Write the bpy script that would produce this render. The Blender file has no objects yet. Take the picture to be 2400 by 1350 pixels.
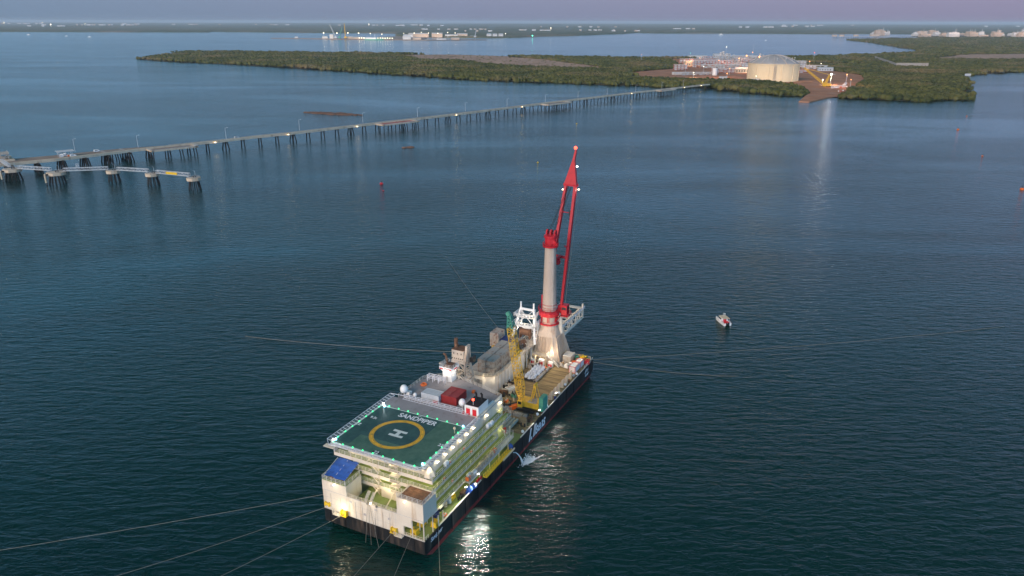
import bpy, math, random
import numpy as np
from mathutils import Vector, Matrix
from math import radians as R, sin, cos, pi, hypot, atan2
random.seed(7); rng = np.random.default_rng(7)
sc = bpy.context.scene
COL = sc.collection
CAMH = 130.09
SO = Vector((-21.995, 155.66, 0)); SA = R(63.653)          # stern starboard corner and heading of the barge
E1 = Vector((cos(SA), sin(SA), 0)); E2 = Vector((-sin(SA), cos(SA), 0))
def S(x, y, z=0): return SO + E1*x + E2*y + Vector((0, 0, z))

# ------------------------------------------------------------------ materials
MATS = {}
def paint(name, col, rough=.55, var=.18, scale=.8, dirt=None, damt=0, dscale=.35, metal=0, spec=.4, streak=False, bump=0, bscale=6, emit=0):
    if name in MATS: return MATS[name]
    m = bpy.data.materials.new(name); m.use_nodes = True; nt = m.node_tree; N = nt.nodes; L = nt.links
    b = N['Principled BSDF']; b.inputs['Roughness'].default_value = rough; b.inputs['Metallic'].default_value = metal
    b.inputs['Specular IOR Level'].default_value = spec
    tc = N.new('ShaderNodeTexCoord'); n = N.new('ShaderNodeTexNoise'); n.inputs['Scale'].default_value = scale; n.inputs['Detail'].default_value = 6
    L.new(tc.outputs['Object'], n.inputs['Vector'])
    r = N.new('ShaderNodeValToRGB'); c = Vector(col)
    r.color_ramp.elements[0].position = .3; r.color_ramp.elements[1].position = .7
    r.color_ramp.elements[0].color = (*(c*(1-var)), 1); r.color_ramp.elements[1].color = (*(c*(1+var*.7)), 1)
    L.new(n.outputs['Fac'], r.inputs['Fac']); out = r.outputs['Color']
    if dirt is not None:
        mp = N.new('ShaderNodeMapping'); mp.inputs['Scale'].default_value = (1, 1, .12) if streak else (1, 1, 1)
        L.new(tc.outputs['Object'], mp.inputs['Vector'])
        n2 = N.new('ShaderNodeTexNoise'); n2.inputs['Scale'].default_value = dscale; n2.inputs['Detail'].default_value = 8; n2.inputs['Roughness'].default_value = .65
        L.new(mp.outputs[0], n2.inputs['Vector'])
        r2 = N.new('ShaderNodeValToRGB'); r2.color_ramp.elements[0].position = .62-damt*.3; r2.color_ramp.elements[1].position = .78-damt*.2
        L.new(n2.outputs['Fac'], r2.inputs['Fac'])
        mx = N.new('ShaderNodeMix'); mx.data_type = 'RGBA'
        L.new(r2.outputs['Color'], mx.inputs['Factor']); L.new(out, mx.inputs['A']); mx.inputs['B'].default_value = (*dirt, 1)
        out = mx.outputs['Result']
    L.new(out, b.inputs['Base Color'])
    if bump:
        n3 = N.new('ShaderNodeTexNoise'); n3.inputs['Scale'].default_value = bscale; n3.inputs['Detail'].default_value = 4
        L.new(tc.outputs['Object'], n3.inputs['Vector'])
        bp = N.new('ShaderNodeBump'); bp.inputs['Strength'].default_value = bump; bp.inputs['Distance'].default_value = .1
        L.new(n3.outputs['Fac'], bp.inputs['Height']); L.new(bp.outputs[0], b.inputs['Normal'])
    if emit: b.inputs['Emission Color'].default_value = (*col, 1); b.inputs['Emission Strength'].default_value = emit
    MATS[name] = m; return m
def glow(name, col, s):
    if name in MATS: return MATS[name]
    m = bpy.data.materials.new(name); m.use_nodes = True; b = m.node_tree.nodes['Principled BSDF']
    b.inputs['Base Color'].default_value = (*[min(1, c) for c in col], 1)
    b.inputs['Emission Color'].default_value = (*col, 1); b.inputs['Emission Strength'].default_value = s
    MATS[name] = m; return m
RUST = (.16, .06, .03)
M = dict(
 white=paint('cream_white_paint', (.68, .6, .49), .5, .06, .3, (.46, .32, .2), .24, .5, streak=True),
 white2=paint('clean_white_paint', (.78, .77, .75), .45, .05),
 black=paint('black_hull_paint', (.013, .014, .016), .4, .35, .15, (.075, .055, .042), .45, .6, streak=True),
 boot=paint('red_antifouling', (.24, .028, .025), .6, .25, .3, (.06, .03, .025), .3, .6),
 green=paint('green_deck_paint', (.19, .25, .07), .6, .2, .35, (.15, .12, .06), .25, .3),
 heligreen=paint('helideck_green', (.028, .078, .062), .75, .12, .15, (.035, .06, .05), .3, .2),
 grey=paint('grey_deck_paint', (.3, .28, .285), .7, .12, .25, (.19, .15, .14), .25, .35),
 timber=paint('timber_deck', (.2, .155, .085), .8, .3, .7, (.1, .07, .04), .4, .3),
 wgrey=paint('light_grey_steel', (.5, .48, .46), .55, .12, .5, RUST, .1, .6, streak=True),
 beige=paint('beige_crane_paint', (.46, .37, .3), .5, .07, .2, (.33, .24, .17), .34, .5, streak=True),
 cgrey=paint('weathered_container_grey', (.42, .38, .33), .6, .15, .6, RUST, .5, .6),
 stain=paint('rusty_beige_steel', (.5, .43, .36), .65, .2, .6, RUST, .3, .7, streak=True),
 rail=paint('rail_paint', (.62, .58, .53), .5, .1),
 railw=paint('net_frame_paint', (.68, .68, .72), .5, .08),
 red=paint('crane_red_paint', (.5, .018, .03), .42, .2, .4, (.25, .02, .02), .25, .4),
 red2=paint('container_red', (.33, .03, .03), .55, .18, .5, (.2, .05, .04), .2, .5),
 door=paint('red_louvre', (.62, .02, .03), .5, .1),
 yellow=paint('crane_yellow_paint', (.72, .43, .035), .5, .2, .6, (.3, .16, .04), .15, .8),
 yel2=paint('fairlead_yellow', (.72, .47, .02), .5, .15, 1.),
 orange=paint('safety_orange', (.75, .16, .03), .55, .15, 1.),
 tgreen=paint('teal_green_paint', (.08, .3, .21), .55, .2, 1.),
 blue=paint('blue_tarpaulin', (.03, .11, .42), .6, .25, .5, (.02, .05, .2), .35, .6, bump=.5, bscale=2),
 dblue=paint('dark_blue_container', (.015, .03, .14), .5, .2),
 dark=paint('dark_machinery', (.03, .03, .032), .6, .3, 1.),
 rubber=paint('black_rubber', (.015, .015, .015), .8, .2),
 brown=paint('rust_brown', (.16, .08, .045), .8, .35, .8, (.3, .16, .09), .3, .8),
 wood=paint('dunnage_timber', (.33, .22, .12), .85, .25, 1.5),
 pipe=paint('coated_pipe', (.33, .35, .3), .6, .12, .7),
 glass=paint('dark_glass', (.02, .025, .03), .12, .1, spec=.6),
 bag=paint('white_bulk_bag', (.62, .66, .76), .8, .18, 1.2, bump=.5, bscale=3),
 wire=paint('steel_wire', (.2, .18, .15), .5, .1),
 ywhite=paint('marking_white', (.62, .68, .64), .6, .1, 1.), ymark=paint('marking_yellow', (.62, .36, .03), .6, .2, .6, (.25, .16, .04), .2, .8),
 orangem=paint('marking_dash', (.85, .42, .02), .6, .1), lettw=paint('letter_white', (.78, .78, .8), .5, .06),
 conc=paint('jetty_concrete', (.6, .48, .35), .85, .15, .15, (.22, .15, .1), .3, .2, streak=True),
 concd=paint('jetty_road_deck', (.26, .2, .16), .9, .2, .1),
 pile=paint('dark_steel_pile', (.012, .011, .011), .7, .3, .4),
 galv=paint('galvanised_steel', (.5, .52, .54), .5, .12),
 tank=paint('tank_concrete', (.62, .5, .34), .8, .05, .06, (.52, .44, .32), .25, .05, streak=True),
 tdome=paint('tank_dome_grey', (.34, .33, .33), .8, .1, .05),
 pgreen=paint('pale_green_wall', (.46, .47, .24), .55, .12, .3, (.3, .3, .16), .15, .5, streak=True),
 soil=paint('red_earth', (.4, .2, .12), .95, .25, .03, (.38, .25, .2), .3, .02, spec=.05),
 mud=paint('mangrove_mud', (.13, .11, .06), .9, .3, .01, (.2, .15, .11), .25, .006, spec=.05),
 salt=paint('salt_flat_mud', (.42, .28, .21), .95, .2, .012, (.17, .12, .08), .3, .01, spec=.05),
 plant=paint('plant_steel', (.5, .43, .38), .7, .2, .05), plantr=paint('plant_red_steel', (.42, .1, .06), .7, .2, .1),
 town=paint('pale_town_wall', (.62, .6, .58), .8, .15, .01), mod=paint('sandy_module_steel', (.55, .42, .32), .8, .3, .02),
 foam=paint('white_foam', (.7, .74, .76), .7, .1),
 spout=paint('spouting_water', (.62, .66, .68), .3, .1),
 rock=paint('brown_reef_rock', (.17, .09, .06), .9, .4, .08, bump=.6, bscale=.4),
)
G = dict(
 warm=glow('warm_floodlight', (1, .84, .6), 6), warm2=glow('deck_lamp', (1, .82, .5), 12), green=glow('green_perimeter_light', (.05, 1, .32), 1.3),
 blue=glow('blue_status_light', (.35, .75, 1), 4), redl=glow('red_beacon', (1, .06, .03), 6), work=glow('ramp_work_light', (1, .95, .85), 10), cool=glow('cool_floodlight', (1, .96, .9), 7),
 port=glow('port_floodlight', (1, .86, .62), 5), orl=glow('sodium_lamp', (1, .35, .1), 3.5), gl=glow('green_buoy_lamp', (.1, 1, .6), 4))

# ------------------------------------------------------------------ mesh builder
class MB:
    def __init__(s): s.v = []; s.f = []; s.m = []; s.mi = 0
    def add(s, vs, fs):
        k = len(s.v); s.v += [tuple(v) for v in vs]; s.f += [tuple(i+k for i in f) for f in fs]; s.m += [s.mi]*len(fs)
    def box(s, x0, x1, y0, y1, z0, z1, T=None):
        vs = [Vector(p) for p in ((x0,y0,z0),(x1,y0,z0),(x1,y1,z0),(x0,y1,z0),(x0,y0,z1),(x1,y0,z1),(x1,y1,z1),(x0,y1,z1))]
        if T is not None: vs = [T @ v for v in vs]
        s.add(vs, [(0,3,2,1),(4,5,6,7),(0,1,5,4),(1,2,6,5),(2,3,7,6),(3,0,4,7)]); return s
    def cbox(s, c, d, rz=0):
        T = Matrix.Translation(Vector(c)) @ Matrix.Rotation(rz, 4, 'Z'); return s.box(-d[0]/2, d[0]/2, -d[1]/2, d[1]/2, -d[2]/2, d[2]/2, T)
    def prism(s, poly, z0, z1):
        n = len(poly); a = sum(poly[i][0]*poly[(i+1)%n][1]-poly[(i+1)%n][0]*poly[i][1] for i in range(n))
        if a < 0: poly = poly[::-1]
        s.add([(x,y,z0) for x,y in poly]+[(x,y,z1) for x,y in poly], [tuple(range(n))[::-1], tuple(range(n,2*n))]+[(i,(i+1)%n,n+(i+1)%n,n+i) for i in range(n)]); return s
    def loft(s, rings, cap=True):
        n = len(rings[0]); vs = [p for r in rings for p in r]; fs = []
        for k in range(len(rings)-1):
            fs += [(k*n+i, k*n+(i+1)%n, (k+1)*n+(i+1)%n, (k+1)*n+i) for i in range(n)]
        if cap: fs += [tuple(range(n))[::-1], tuple((len(rings)-1)*n+i for i in range(n))]
        s.add(vs, fs); return s
    def tube(s, p, q, r, r2=None, n=6):
        p = Vector(p); q = Vector(q); r2 = r if r2 is None else r2; d = q-p
        if d.length < 1e-6: return s
        d.normalize(); a = d.orthogonal().normalized() if abs(d.z) < .99 else Vector((1,0,0)); b = d.cross(a).normalized(); a = b.cross(d)
        ring = lambda c, rr: [c+(a*cos(2*pi*(i+.5)/n)+b*sin(2*pi*(i+.5)/n))*rr for i in range(n)]
        return s.loft([ring(p, r), ring(q, r2)])
    def bar(s, p, q, w, h=None):
        p = Vector(p); q = Vector(q); h = h or w; d = (q-p)
        if d.length < 1e-6: return s
        d.normalize(); u = Vector((0,0,1)); sd = d.cross(u)
        sd = sd.normalized() if sd.length > .05 else Vector((1,0,0)); u = sd.cross(d).normalized()
        ring = lambda c: [c+sd*w/2+u*h/2, c-sd*w/2+u*h/2, c-sd*w/2-u*h/2, c+sd*w/2-u*h/2]
        return s.loft([ring(p)[::-1], ring(q)[::-1]])
    def lathe(s, c, prof, n=16, ax=None):
        c = Vector(c); s.loft([[c+Vector((r*cos(2*pi*i/n), r*sin(2*pi*i/n), z)) for i in range(n)] for r, z in prof]); return s
    def sph(s, c, r, n=10, k=6, sz=1):
        return s.lathe(c, [(max(r*sin(pi*i/k), r*.02), -r*cos(pi*i/k)*sz) for i in range(k+1)], n)
    def torus(s, c, R0, r, n=14, k=6):
        c = Vector(c); vs = []; fs = []
        for i in range(n):
            a = 2*pi*i/n
            for j in range(k):
                b = 2*pi*j/k; vs.append(c+Vector(((R0+r*cos(b))*cos(a), (R0+r*cos(b))*sin(a), r*sin(b))))
        for i in range(n):
            for j in range(k): fs.append((i*k+j, ((i+1)%n)*k+j, ((i+1)%n)*k+(j+1)%k, i*k+(j+1)%k))
        s.add(vs, fs); return s
    def rail(s, pts, z, h=1.1, rows=3, sp=2., r=.035):
        for a, b in zip(pts, pts[1:]):
            a = Vector((a[0], a[1], z)); b = Vector((b[0], b[1], z)); L = (b-a).length
            for k in range(rows):
                o = Vector((0,0,h*(k+1)/rows)); s.bar(a+o, b+o, r*1.6)
            n = max(1, round(L/sp))
            for i in range(n+1):
                p = a.lerp(b, i/n); s.bar(p, p+Vector((0,0,h+.04)), r*2)
        return s
    def lattice(s, p, q, w0, w1, h0, h1, n, r, up=(0,0,1), br=None):
        p = Vector(p); q = Vector(q); d = (q-p).normalized(); up = Vector(up); sd = d.cross(up).normalized(); u = sd.cross(d).normalized(); br = br or r*.6
        C = []
        for i in range(n+1):
            t = i/n; c = p.lerp(q, t); w = (w0+(w1-w0)*t)/2; h = (h0+(h1-h0)*t)/2
            C.append([c+sd*w+u*h, c-sd*w+u*h, c-sd*w-u*h, c+sd*w-u*h])
        for k in range(4): s.tube(C[0][k], C[-1][k], r, n=5)
        for i in range(n):
            for k in range(4):
                a, b = k, (k+1)%4
                if i % 2: a, b = b, a
                s.tube(C[i][a], C[i+1][b], br, n=4)
                s.tube(C[i+1][k], C[i+1][(k+1)%4], br, n=4)
        return s
    def build(s, name, mats, parent=None, smooth=False):
        me = bpy.data.meshes.new(name); me.from_pydata(s.v, [], s.f)
        mats = mats if isinstance(mats, (list, tuple)) else [mats]
        for m in mats: me.materials.append(m)
        if len(mats) > 1: me.polygons.foreach_set('material_index', s.m)
        if smooth: me.polygons.foreach_set('use_smooth', [True]*len(s.f))
        me.validate(); me.update()
        o = bpy.data.objects.new(name, me); COL.objects.link(o)
        if parent: o.parent = parent
        return o
def tag(o, label=None, cat=None, group=None, kind=None):
    if label: o['label'] = label
    if cat: o['category'] = cat
    if group: o['group'] = group
    if kind: o['kind'] = kind
    return o
def thing(name, label, cat, loc=(0,0,0), rz=0, group=None):
    o = bpy.data.objects.new(name, None); COL.objects.link(o); o.location = loc; o.rotation_euler = (0,0,rz); o.empty_display_size = .5
    return tag(o, label, cat, group)
def sthing(name, label, cat, x, y, z, rz=0, group=None): return thing(name, label, cat, S(x, y, z), SA+rz, group)
def copy_tree(o, parent=None):
    c = o.copy(); COL.objects.link(c)
    if parent: c.parent = parent
    for ch in list(o.children): copy_tree(ch, c)
    return c
def put(o, loc, rz=0, label=None): 
    o.location = loc; o.rotation_euler = (0,0,rz)
    if label: o['label'] = label
    return o
def text(name, body, size, mat, parent, loc, rot, shear=0, bold=0, ext=.01, sx=1, align='CENTER'):
    cu = bpy.data.curves.new(name, 'FONT'); cu.body = body; cu.size = size; cu.extrude = ext; cu.shear = shear; cu.offset = bold; cu.align_x = align; cu.align_y = 'CENTER'
    t = bpy.data.objects.new(name, cu); COL.objects.link(t)
    dg = bpy.context.evaluated_depsgraph_get(); dg.update(); me = bpy.data.meshes.new_from_object(t.evaluated_get(dg)); bpy.data.objects.remove(t)
    me.materials.clear(); me.materials.append(mat); me.name = name
    o = bpy.data.objects.new(name, me); COL.objects.link(o); o.parent = parent; o.location = loc; o.rotation_euler = rot; o.scale = (sx, 1, 1); return o
def lamp(loc, power, col=(1, .8, .55), r=.12, name='lamp_light'):
    l = bpy.data.lights.new(name, 'POINT'); l.energy = power; l.color = col; l.shadow_soft_size = r
    o = bpy.data.objects.new(name, l); COL.objects.link(o); o.location = loc; return o
def spot(loc, tgt, power, col, ang=90, r=.2, blend=.5):
    l = bpy.data.lights.new('flood_light', 'SPOT'); l.energy = power; l.color = col; l.shadow_soft_size = r; l.spot_size = R(ang); l.spot_blend = blend
    o = bpy.data.objects.new('flood_light', l); COL.objects.link(o); o.location = loc
    o.rotation_euler = (Vector(tgt)-Vector(loc)).to_track_quat('-Z', 'Y').to_euler(); return o
WARM = (1, .78, .48)
ORD = ['first','second','third','fourth','fifth','sixth','seventh','eighth','ninth','tenth','eleventh','twelfth','thirteenth','fourteenth','fifteenth','sixteenth','seventeenth','eighteenth','nineteenth','twentieth']
def nth(i):
    if i < 20: return ORD[i]
    t, u = divmod(i+1, 10); T = {2:'twenty',3:'thirty',4:'forty',5:'fifty',6:'sixty',7:'seventy',8:'eighty',9:'ninety'}[t]
    return T.replace('ty', 'tieth') if u == 0 else T+'-'+ORD[u-1]


# ------------------------------------------------------------------ camera
cam = bpy.data.cameras.new('camera'); co = bpy.data.objects.new('camera', cam); COL.objects.link(co); sc.camera = co
cam.sensor_width = 36; cam.lens = 1745/2400*36; cam.clip_start = 1; cam.clip_end = 200000
TH = math.atan((675-50.5)/1745.)
co.location = (0, 0, CAMH)
co.rotation_euler = (Matrix.Rotation(pi/2-TH, 4, 'X') @ Matrix.Rotation(R(.12), 4, 'Z')).to_euler()
sc.view_settings.view_transform = 'Standard'; sc.view_settings.look = 'None'; sc.view_settings.exposure = .15; sc.view_settings.gamma = 1
sc.render.engine = 'CYCLES'; sc.cycles.use_denoising = True
sc.cycles.max_bounces = 6; sc.cycles.volume_bounces = 0; sc.cycles.sample_clamp_indirect = 4; sc.cycles.use_light_tree = True

# ------------------------------------------------------------------ sky and sun
w = bpy.data.worlds.new('World'); sc.world = w; w.use_nodes = True
nt = w.node_tree; N = nt.nodes; L = nt.links; bg = N['Background']
sky = N.new('ShaderNodeTexSky'); sky.sky_type = 'NISHITA'; sky.sun_disc = False
SUN_EL, SUN_AZ = R(2.0), R(218)      # low behind the camera, a little to the left
sky.sun_elevation = SUN_EL; sky.sun_rotation = SUN_AZ; sky.dust_density = 2; sky.ozone_density = 3
tc = N.new('ShaderNodeTexCoord'); sx = N.new('ShaderNodeSeparateXYZ'); L.new(tc.outputs['Generated'], sx.inputs[0])
rp = N.new('ShaderNodeValToRGB'); el = rp.color_ramp.elements
el[0].position = 0; el[0].color = (.215, .225, .335, 1); el[1].position = 1; el[1].color = (.03, .08, .13, 1)
for p, c in ((.035, (.24, .255, .39)), (.065, (.30, .42, .68)), (.11, (.30, .52, .88)), (.25, (.16, .38, .64)), (.5, (.022, .08, .10))):
    e = el.new(p); e.color = (*c, 1)
L.new(sx.outputs['Z'], rp.inputs['Fac'])
# the dusk sky is a little greener to the left and pinker to the right
mr = N.new('ShaderNodeMapRange'); mr.inputs['From Min'].default_value = -.6; mr.inputs['From Max'].default_value = .6; L.new(sx.outputs['X'], mr.inputs['Value'])
tn = N.new('ShaderNodeMix'); tn.data_type = 'RGBA'; tn.inputs['A'].default_value = (.72, 1.02, 1.0, 1); tn.inputs['B'].default_value = (1.11, .985, 1.0, 1); L.new(mr.outputs[0], tn.inputs['Factor'])
ml = N.new('ShaderNodeMix'); ml.data_type = 'RGBA'; ml.blend_type = 'MULTIPLY'; ml.inputs['Factor'].default_value = 1
L.new(rp.outputs['Color'], ml.inputs['A']); L.new(tn.outputs['Result'], ml.inputs['B'])
mx = N.new('ShaderNodeMix'); mx.data_type = 'RGBA'; mx.blend_type = 'ADD'; mx.clamp_result = False; mx.inputs['Factor'].default_value = 1
# the western sky behind the camera, where the sun went down, is the brighter half
mr2 = N.new('ShaderNodeMapRange'); mr2.interpolation_type = 'SMOOTHSTEP'; mr2.inputs['From Min'].default_value = .15; mr2.inputs['From Max'].default_value = -.8; mr2.inputs['To Min'].default_value = 1; mr2.inputs['To Max'].default_value = 3.4; L.new(sx.outputs['Y'], mr2.inputs['Value'])
wsc = N.new('ShaderNodeVectorMath'); wsc.operation = 'SCALE'; L.new(ml.outputs['Result'], wsc.inputs[0]); L.new(mr2.outputs[0], wsc.inputs['Scale'])
sc1 = N.new('ShaderNodeVectorMath'); sc1.operation = 'SCALE'; sc1.inputs['Scale'].default_value = 10
L.new(wsc.outputs[0], sc1.inputs[0])
sc2 = N.new('ShaderNodeVectorMath'); sc2.operation = 'SCALE'; sc2.inputs['Scale'].default_value = .8
L.new(sky.outputs[0], sc2.inputs[0]); L.new(sc1.outputs[0], mx.inputs['A']); L.new(sc2.outputs[0], mx.inputs['B'])
L.new(mx.outputs['Result'], bg.inputs['Color']); bg.inputs['Strength'].default_value = .1
sl = bpy.data.lights.new('sun', 'SUN'); sl.energy = 2.6; sl.angle = R(28); sl.color = (1, .72, .52)
so = bpy.data.objects.new('sun', sl); COL.objects.link(so)
az = SUN_AZ; sd = Vector((sin(az), cos(az), 0))*cos(R(25)) + Vector((0,0,sin(R(25))))
so.rotation_euler = sd.to_track_quat('Z', 'Y').to_euler()

# ------------------------------------------------------------------ sea
def water_mat():
    m = bpy.data.materials.new('sea_water'); m.use_nodes = True; nt = m.node_tree; N = nt.nodes; L = nt.links; b = N['Principled BSDF']
    tc = N.new('ShaderNodeTexCoord')
    def noise(sc_, det, rough, rot=0, st=(1,1,1), dist=0):
        mp = N.new('ShaderNodeMapping'); mp.inputs['Rotation'].default_value = (0,0,R(rot)); mp.inputs['Scale'].default_value = st
        L.new(tc.outputs['Object'], mp.inputs['Vector']); n = N.new('ShaderNodeTexNoise'); n.inputs['Scale'].default_value = sc_
        n.inputs['Detail'].default_value = det; n.inputs['Roughness'].default_value = rough; n.inputs['Distortion'].default_value = dist
        L.new(mp.outputs[0], n.inputs['Vector']); return n.outputs['Fac']
    a = noise(.36, 2, .5, 17, (.3, 1, 1), .5); c = noise(.62, 3, .6, -14, (.4, 1, 1), .7); d = noise(2.2, 2, .5, 6, (.6, 1, 1)); 
    wind = noise(.0055, 5, .6, 10, (.3, 1, 1), 1.0); big = noise(.0035, 4, .55, -8, (.5, 1, 1))
    def mathn(op, x, y):
        n = N.new('ShaderNodeMath'); n.operation = op
        for i, q in enumerate((x, y)):
            if isinstance(q, (int, float)): n.inputs[i].default_value = q
            else: L.new(q, n.inputs[i])
        return n.outputs[0]
    h = mathn('ADD', mathn('ADD', mathn('MULTIPLY', a, 1.05), mathn('MULTIPLY', c, .6)), mathn('MULTIPLY', d, .2))
    wr = N.new('ShaderNodeMapRange'); wr.inputs['From Min'].default_value = .35; wr.inputs['From Max'].default_value = .65; wr.inputs['To Min'].default_value = .55; wr.inputs['To Max'].default_value = 1.45; L.new(wind, wr.inputs['Value'])
    bp = N.new('ShaderNodeBump'); gx = N.new('ShaderNodeSeparateXYZ'); L.new(tc.outputs['Object'], gx.inputs[0]); gm = N.new('ShaderNodeMapRange'); gm.inputs['From Min'].default_value = -1400; gm.inputs['From Max'].default_value = -150; gm.inputs['To Min'].default_value = 1.7; gm.inputs['To Max'].default_value = 1.0; L.new(gx.outputs['X'], gm.inputs['Value']); L.new(mathn('MULTIPLY', wr.outputs[0], gm.outputs[0]), bp.inputs['Strength']); bp.inputs['Distance'].default_value = .55; L.new(h, bp.inputs['Height']); L.new(bp.outputs[0], b.inputs['Normal'])
    cr = N.new('ShaderNodeValToRGB'); e = cr.color_ramp.elements; e[0].position = .3; e[0].color = (.001, .020, .021, 1); e[1].position = .7; e[1].color = (.0015, .030, .021, 1); L.new(big, cr.inputs['Fac'])
    L.new(cr.outputs['Color'], b.inputs['Base Color'])
    b.inputs['Roughness'].default_value = .1; b.inputs['IOR'].default_value = 1.333
    return m
sea = MB()
# wedge-shaped rings around the camera so the sheet stays precise to the horizon
sea.add([(-65000, -2400, 0), (65000, -2400, 0), (65000, 75000, 0), (-65000, 75000, 0)], [(0,1,2,3)])
tag(sea.build('sea', water_mat()), kind='structure')
# evening haze: one closed box of even thin air round the whole scene
hz = MB().box(-70000, 70000, -2500, 78000, -3, 165).build('haze', [])
hm = bpy.data.materials.new('haze_air'); hm.use_nodes = True; hn = hm.node_tree; hn.nodes.remove(hn.nodes['Principled BSDF']); pv = hn.nodes.new('ShaderNodeVolumePrincipled')
pv.inputs['Color'].default_value = (.78, .9, 1, 1); pv.inputs['Density'].default_value = 3.2e-5; hn.links.new(pv.outputs[0], hn.nodes['Material Output'].inputs['Volume']); hz.data.materials.append(hm); tag(hz, kind='stuff')
# ------------------------------------------------------------------ land and mangroves
isl_near = [(-1362,2815),(-1311,2758),(-1111,2590),(-861,2444),(-626,2270),(-415,2083),(-214,1925),(-50,1788),(95,1728),(222,1672),(323,1619),(398,1625),(430,1549),(486,1458),(515,1425),(548,1430),(600,1418),(606,1377),(657,1371),(692,1334),(753,1350),(800,1352),(835,1400),(880,1500),(1001,1692),(1080,1850),(1127,1965),(1168,1998),(1298,2103),(1441,2180),(2300,2600),(9000,6000),(9000,9400)]
isl_far = [(5200,8600),(4000,7900),(3461,6608),(3000,6350),(2587,6071),(2449,5430),(2222,4639),(2020,3900),(1850,3550),(1600,3330),(1175,3074),(803,2940),(480,2925),(0,3055),(-541,3285),(-920,3360),(-1280,3440),(-1427,3432),(-1390,3188),(-1380,2990)]
island = isl_near + isl_far
far_coast = [(-60000,73000),(-30000,24000),(-14000,13500),(-9500,10200),(-6260,9612),(-4870,9441),(-3641,9442),(-3800,9926),(-2514,9349),(-2051,9126),(-1300,8900),(-1150,7700),(-1000,7000),(-700,6700),(-183,6587),(32,6786),(300,7300),(598,7667),(900,8300),(1256,8952),(1512,9656),(1819,9352),(3037,9353),(3704,9122),(4300,9300),(5200,8600),(9000,9400),(60000,12000),(60000,73000)]
plant_area = [(316,1952),(300,2060),(330,2110),(507,2310),(575,2870),(850,3000),(1033,2860),(900,2300),(905,1990),(838,1830),(760,1690),(720,1600),(668,1530),(645,1450),(600,1402),(560,1398),(498,1322),(520,1345),(545,1420),(575,1500),(592,1600),(590,1700),(530,1740),(480,1760),(420,1800)]
salt1 = [(-470,3190),(-260,3230),(-60,3130),(120,2800),(260,2380),(280,2180),(150,2230),(-30,2380),(-180,2650),(-330,2760)]
salt2 = [(1500,2900),(1900,3300),(2400,3500),(2500,3200),(1900,2800)]
grassy = [(180,1900),(300,1850),(480,1760),(560,1720),(560,1790),(330,1960)]
def inpoly(x, y, poly):
    c = np.zeros(x.shape, bool); n = len(poly)
    for i in range(n):
        x1, y1 = poly[i]; x2, y2 = poly[(i+1)%n]
        k = ((y1 > y) != (y2 > y)) & (x < (x2-x1)*(y-y1)/((y2-y1) or 1e-9)+x1); c ^= k
    return c
def vnoise(x, y, s, seed=0):
    r = np.random.default_rng(seed); T = r.random((256, 256)); x = x/s; y = y/s
    xi = np.floor(x).astype(int); yi = np.floor(y).astype(int); fx = x-xi; fy = y-yi; fx = fx*fx*(3-2*fx); fy = fy*fy*(3-2*fy)
    g = lambda a, b: T[(xi+a) % 256, (yi+b) % 256]
    return (g(0,0)*(1-fx)+g(1,0)*fx)*(1-fy)+(g(0,1)*(1-fx)+g(1,1)*fx)*fy
def wob(poly, amp, step, seed):
    out = []; r = random.Random(seed)
    for i in range(len(poly)):
        a = poly[i]; b = poly[(i+1) % len(poly)]; L_ = hypot(b[0]-a[0], b[1]-a[1]); n = max(1, int(L_/step)) if a[1] < 4000 else max(1, int(L_/(step*8)))
        for k in range(min(n, 60)):
            t = k/n; d = amp*(r.random()-.5)*(1 if a[1] < 4000 else 3)
            out.append((a[0]+(b[0]-a[0])*t-(b[1]-a[1])/L_*d, a[1]+(b[1]-a[1])*t+(b[0]-a[0])/L_*d))
    return out
def sheet(name, poly, z, mat):
    from mathutils.geometry import tessellate_polygon
    v3 = [Vector((x, y, 0)) for x, y in poly]; tr = tessellate_polygon([v3]); m = MB(); n = len(poly)
    m.add([(x, y, z) for x, y in poly], [tuple(t) for t in tr]); o = m.build(name, mat)
    for p in o.data.polygons:
        if p.normal.z < 0: p.flip()
    return o
islw = wob(island, 22, 26, 1)
tag(sheet('mangrove_ground', islw, .6, M['mud']), kind='structure')
tag(sheet('plant_ground', wob(plant_area, 8, 40, 2), 1.2, M['soil']), kind='structure')
tag(sheet('salt_flat', wob(salt1, 30, 60, 3), .9, M['salt']), kind='structure')
tag(sheet('salt_flat', wob(salt2, 60, 90, 4), .9, M['salt']), kind='structure')
tag(sheet('far_ground', far_coast, 1.5, M['mud']), kind='structure')
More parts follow.
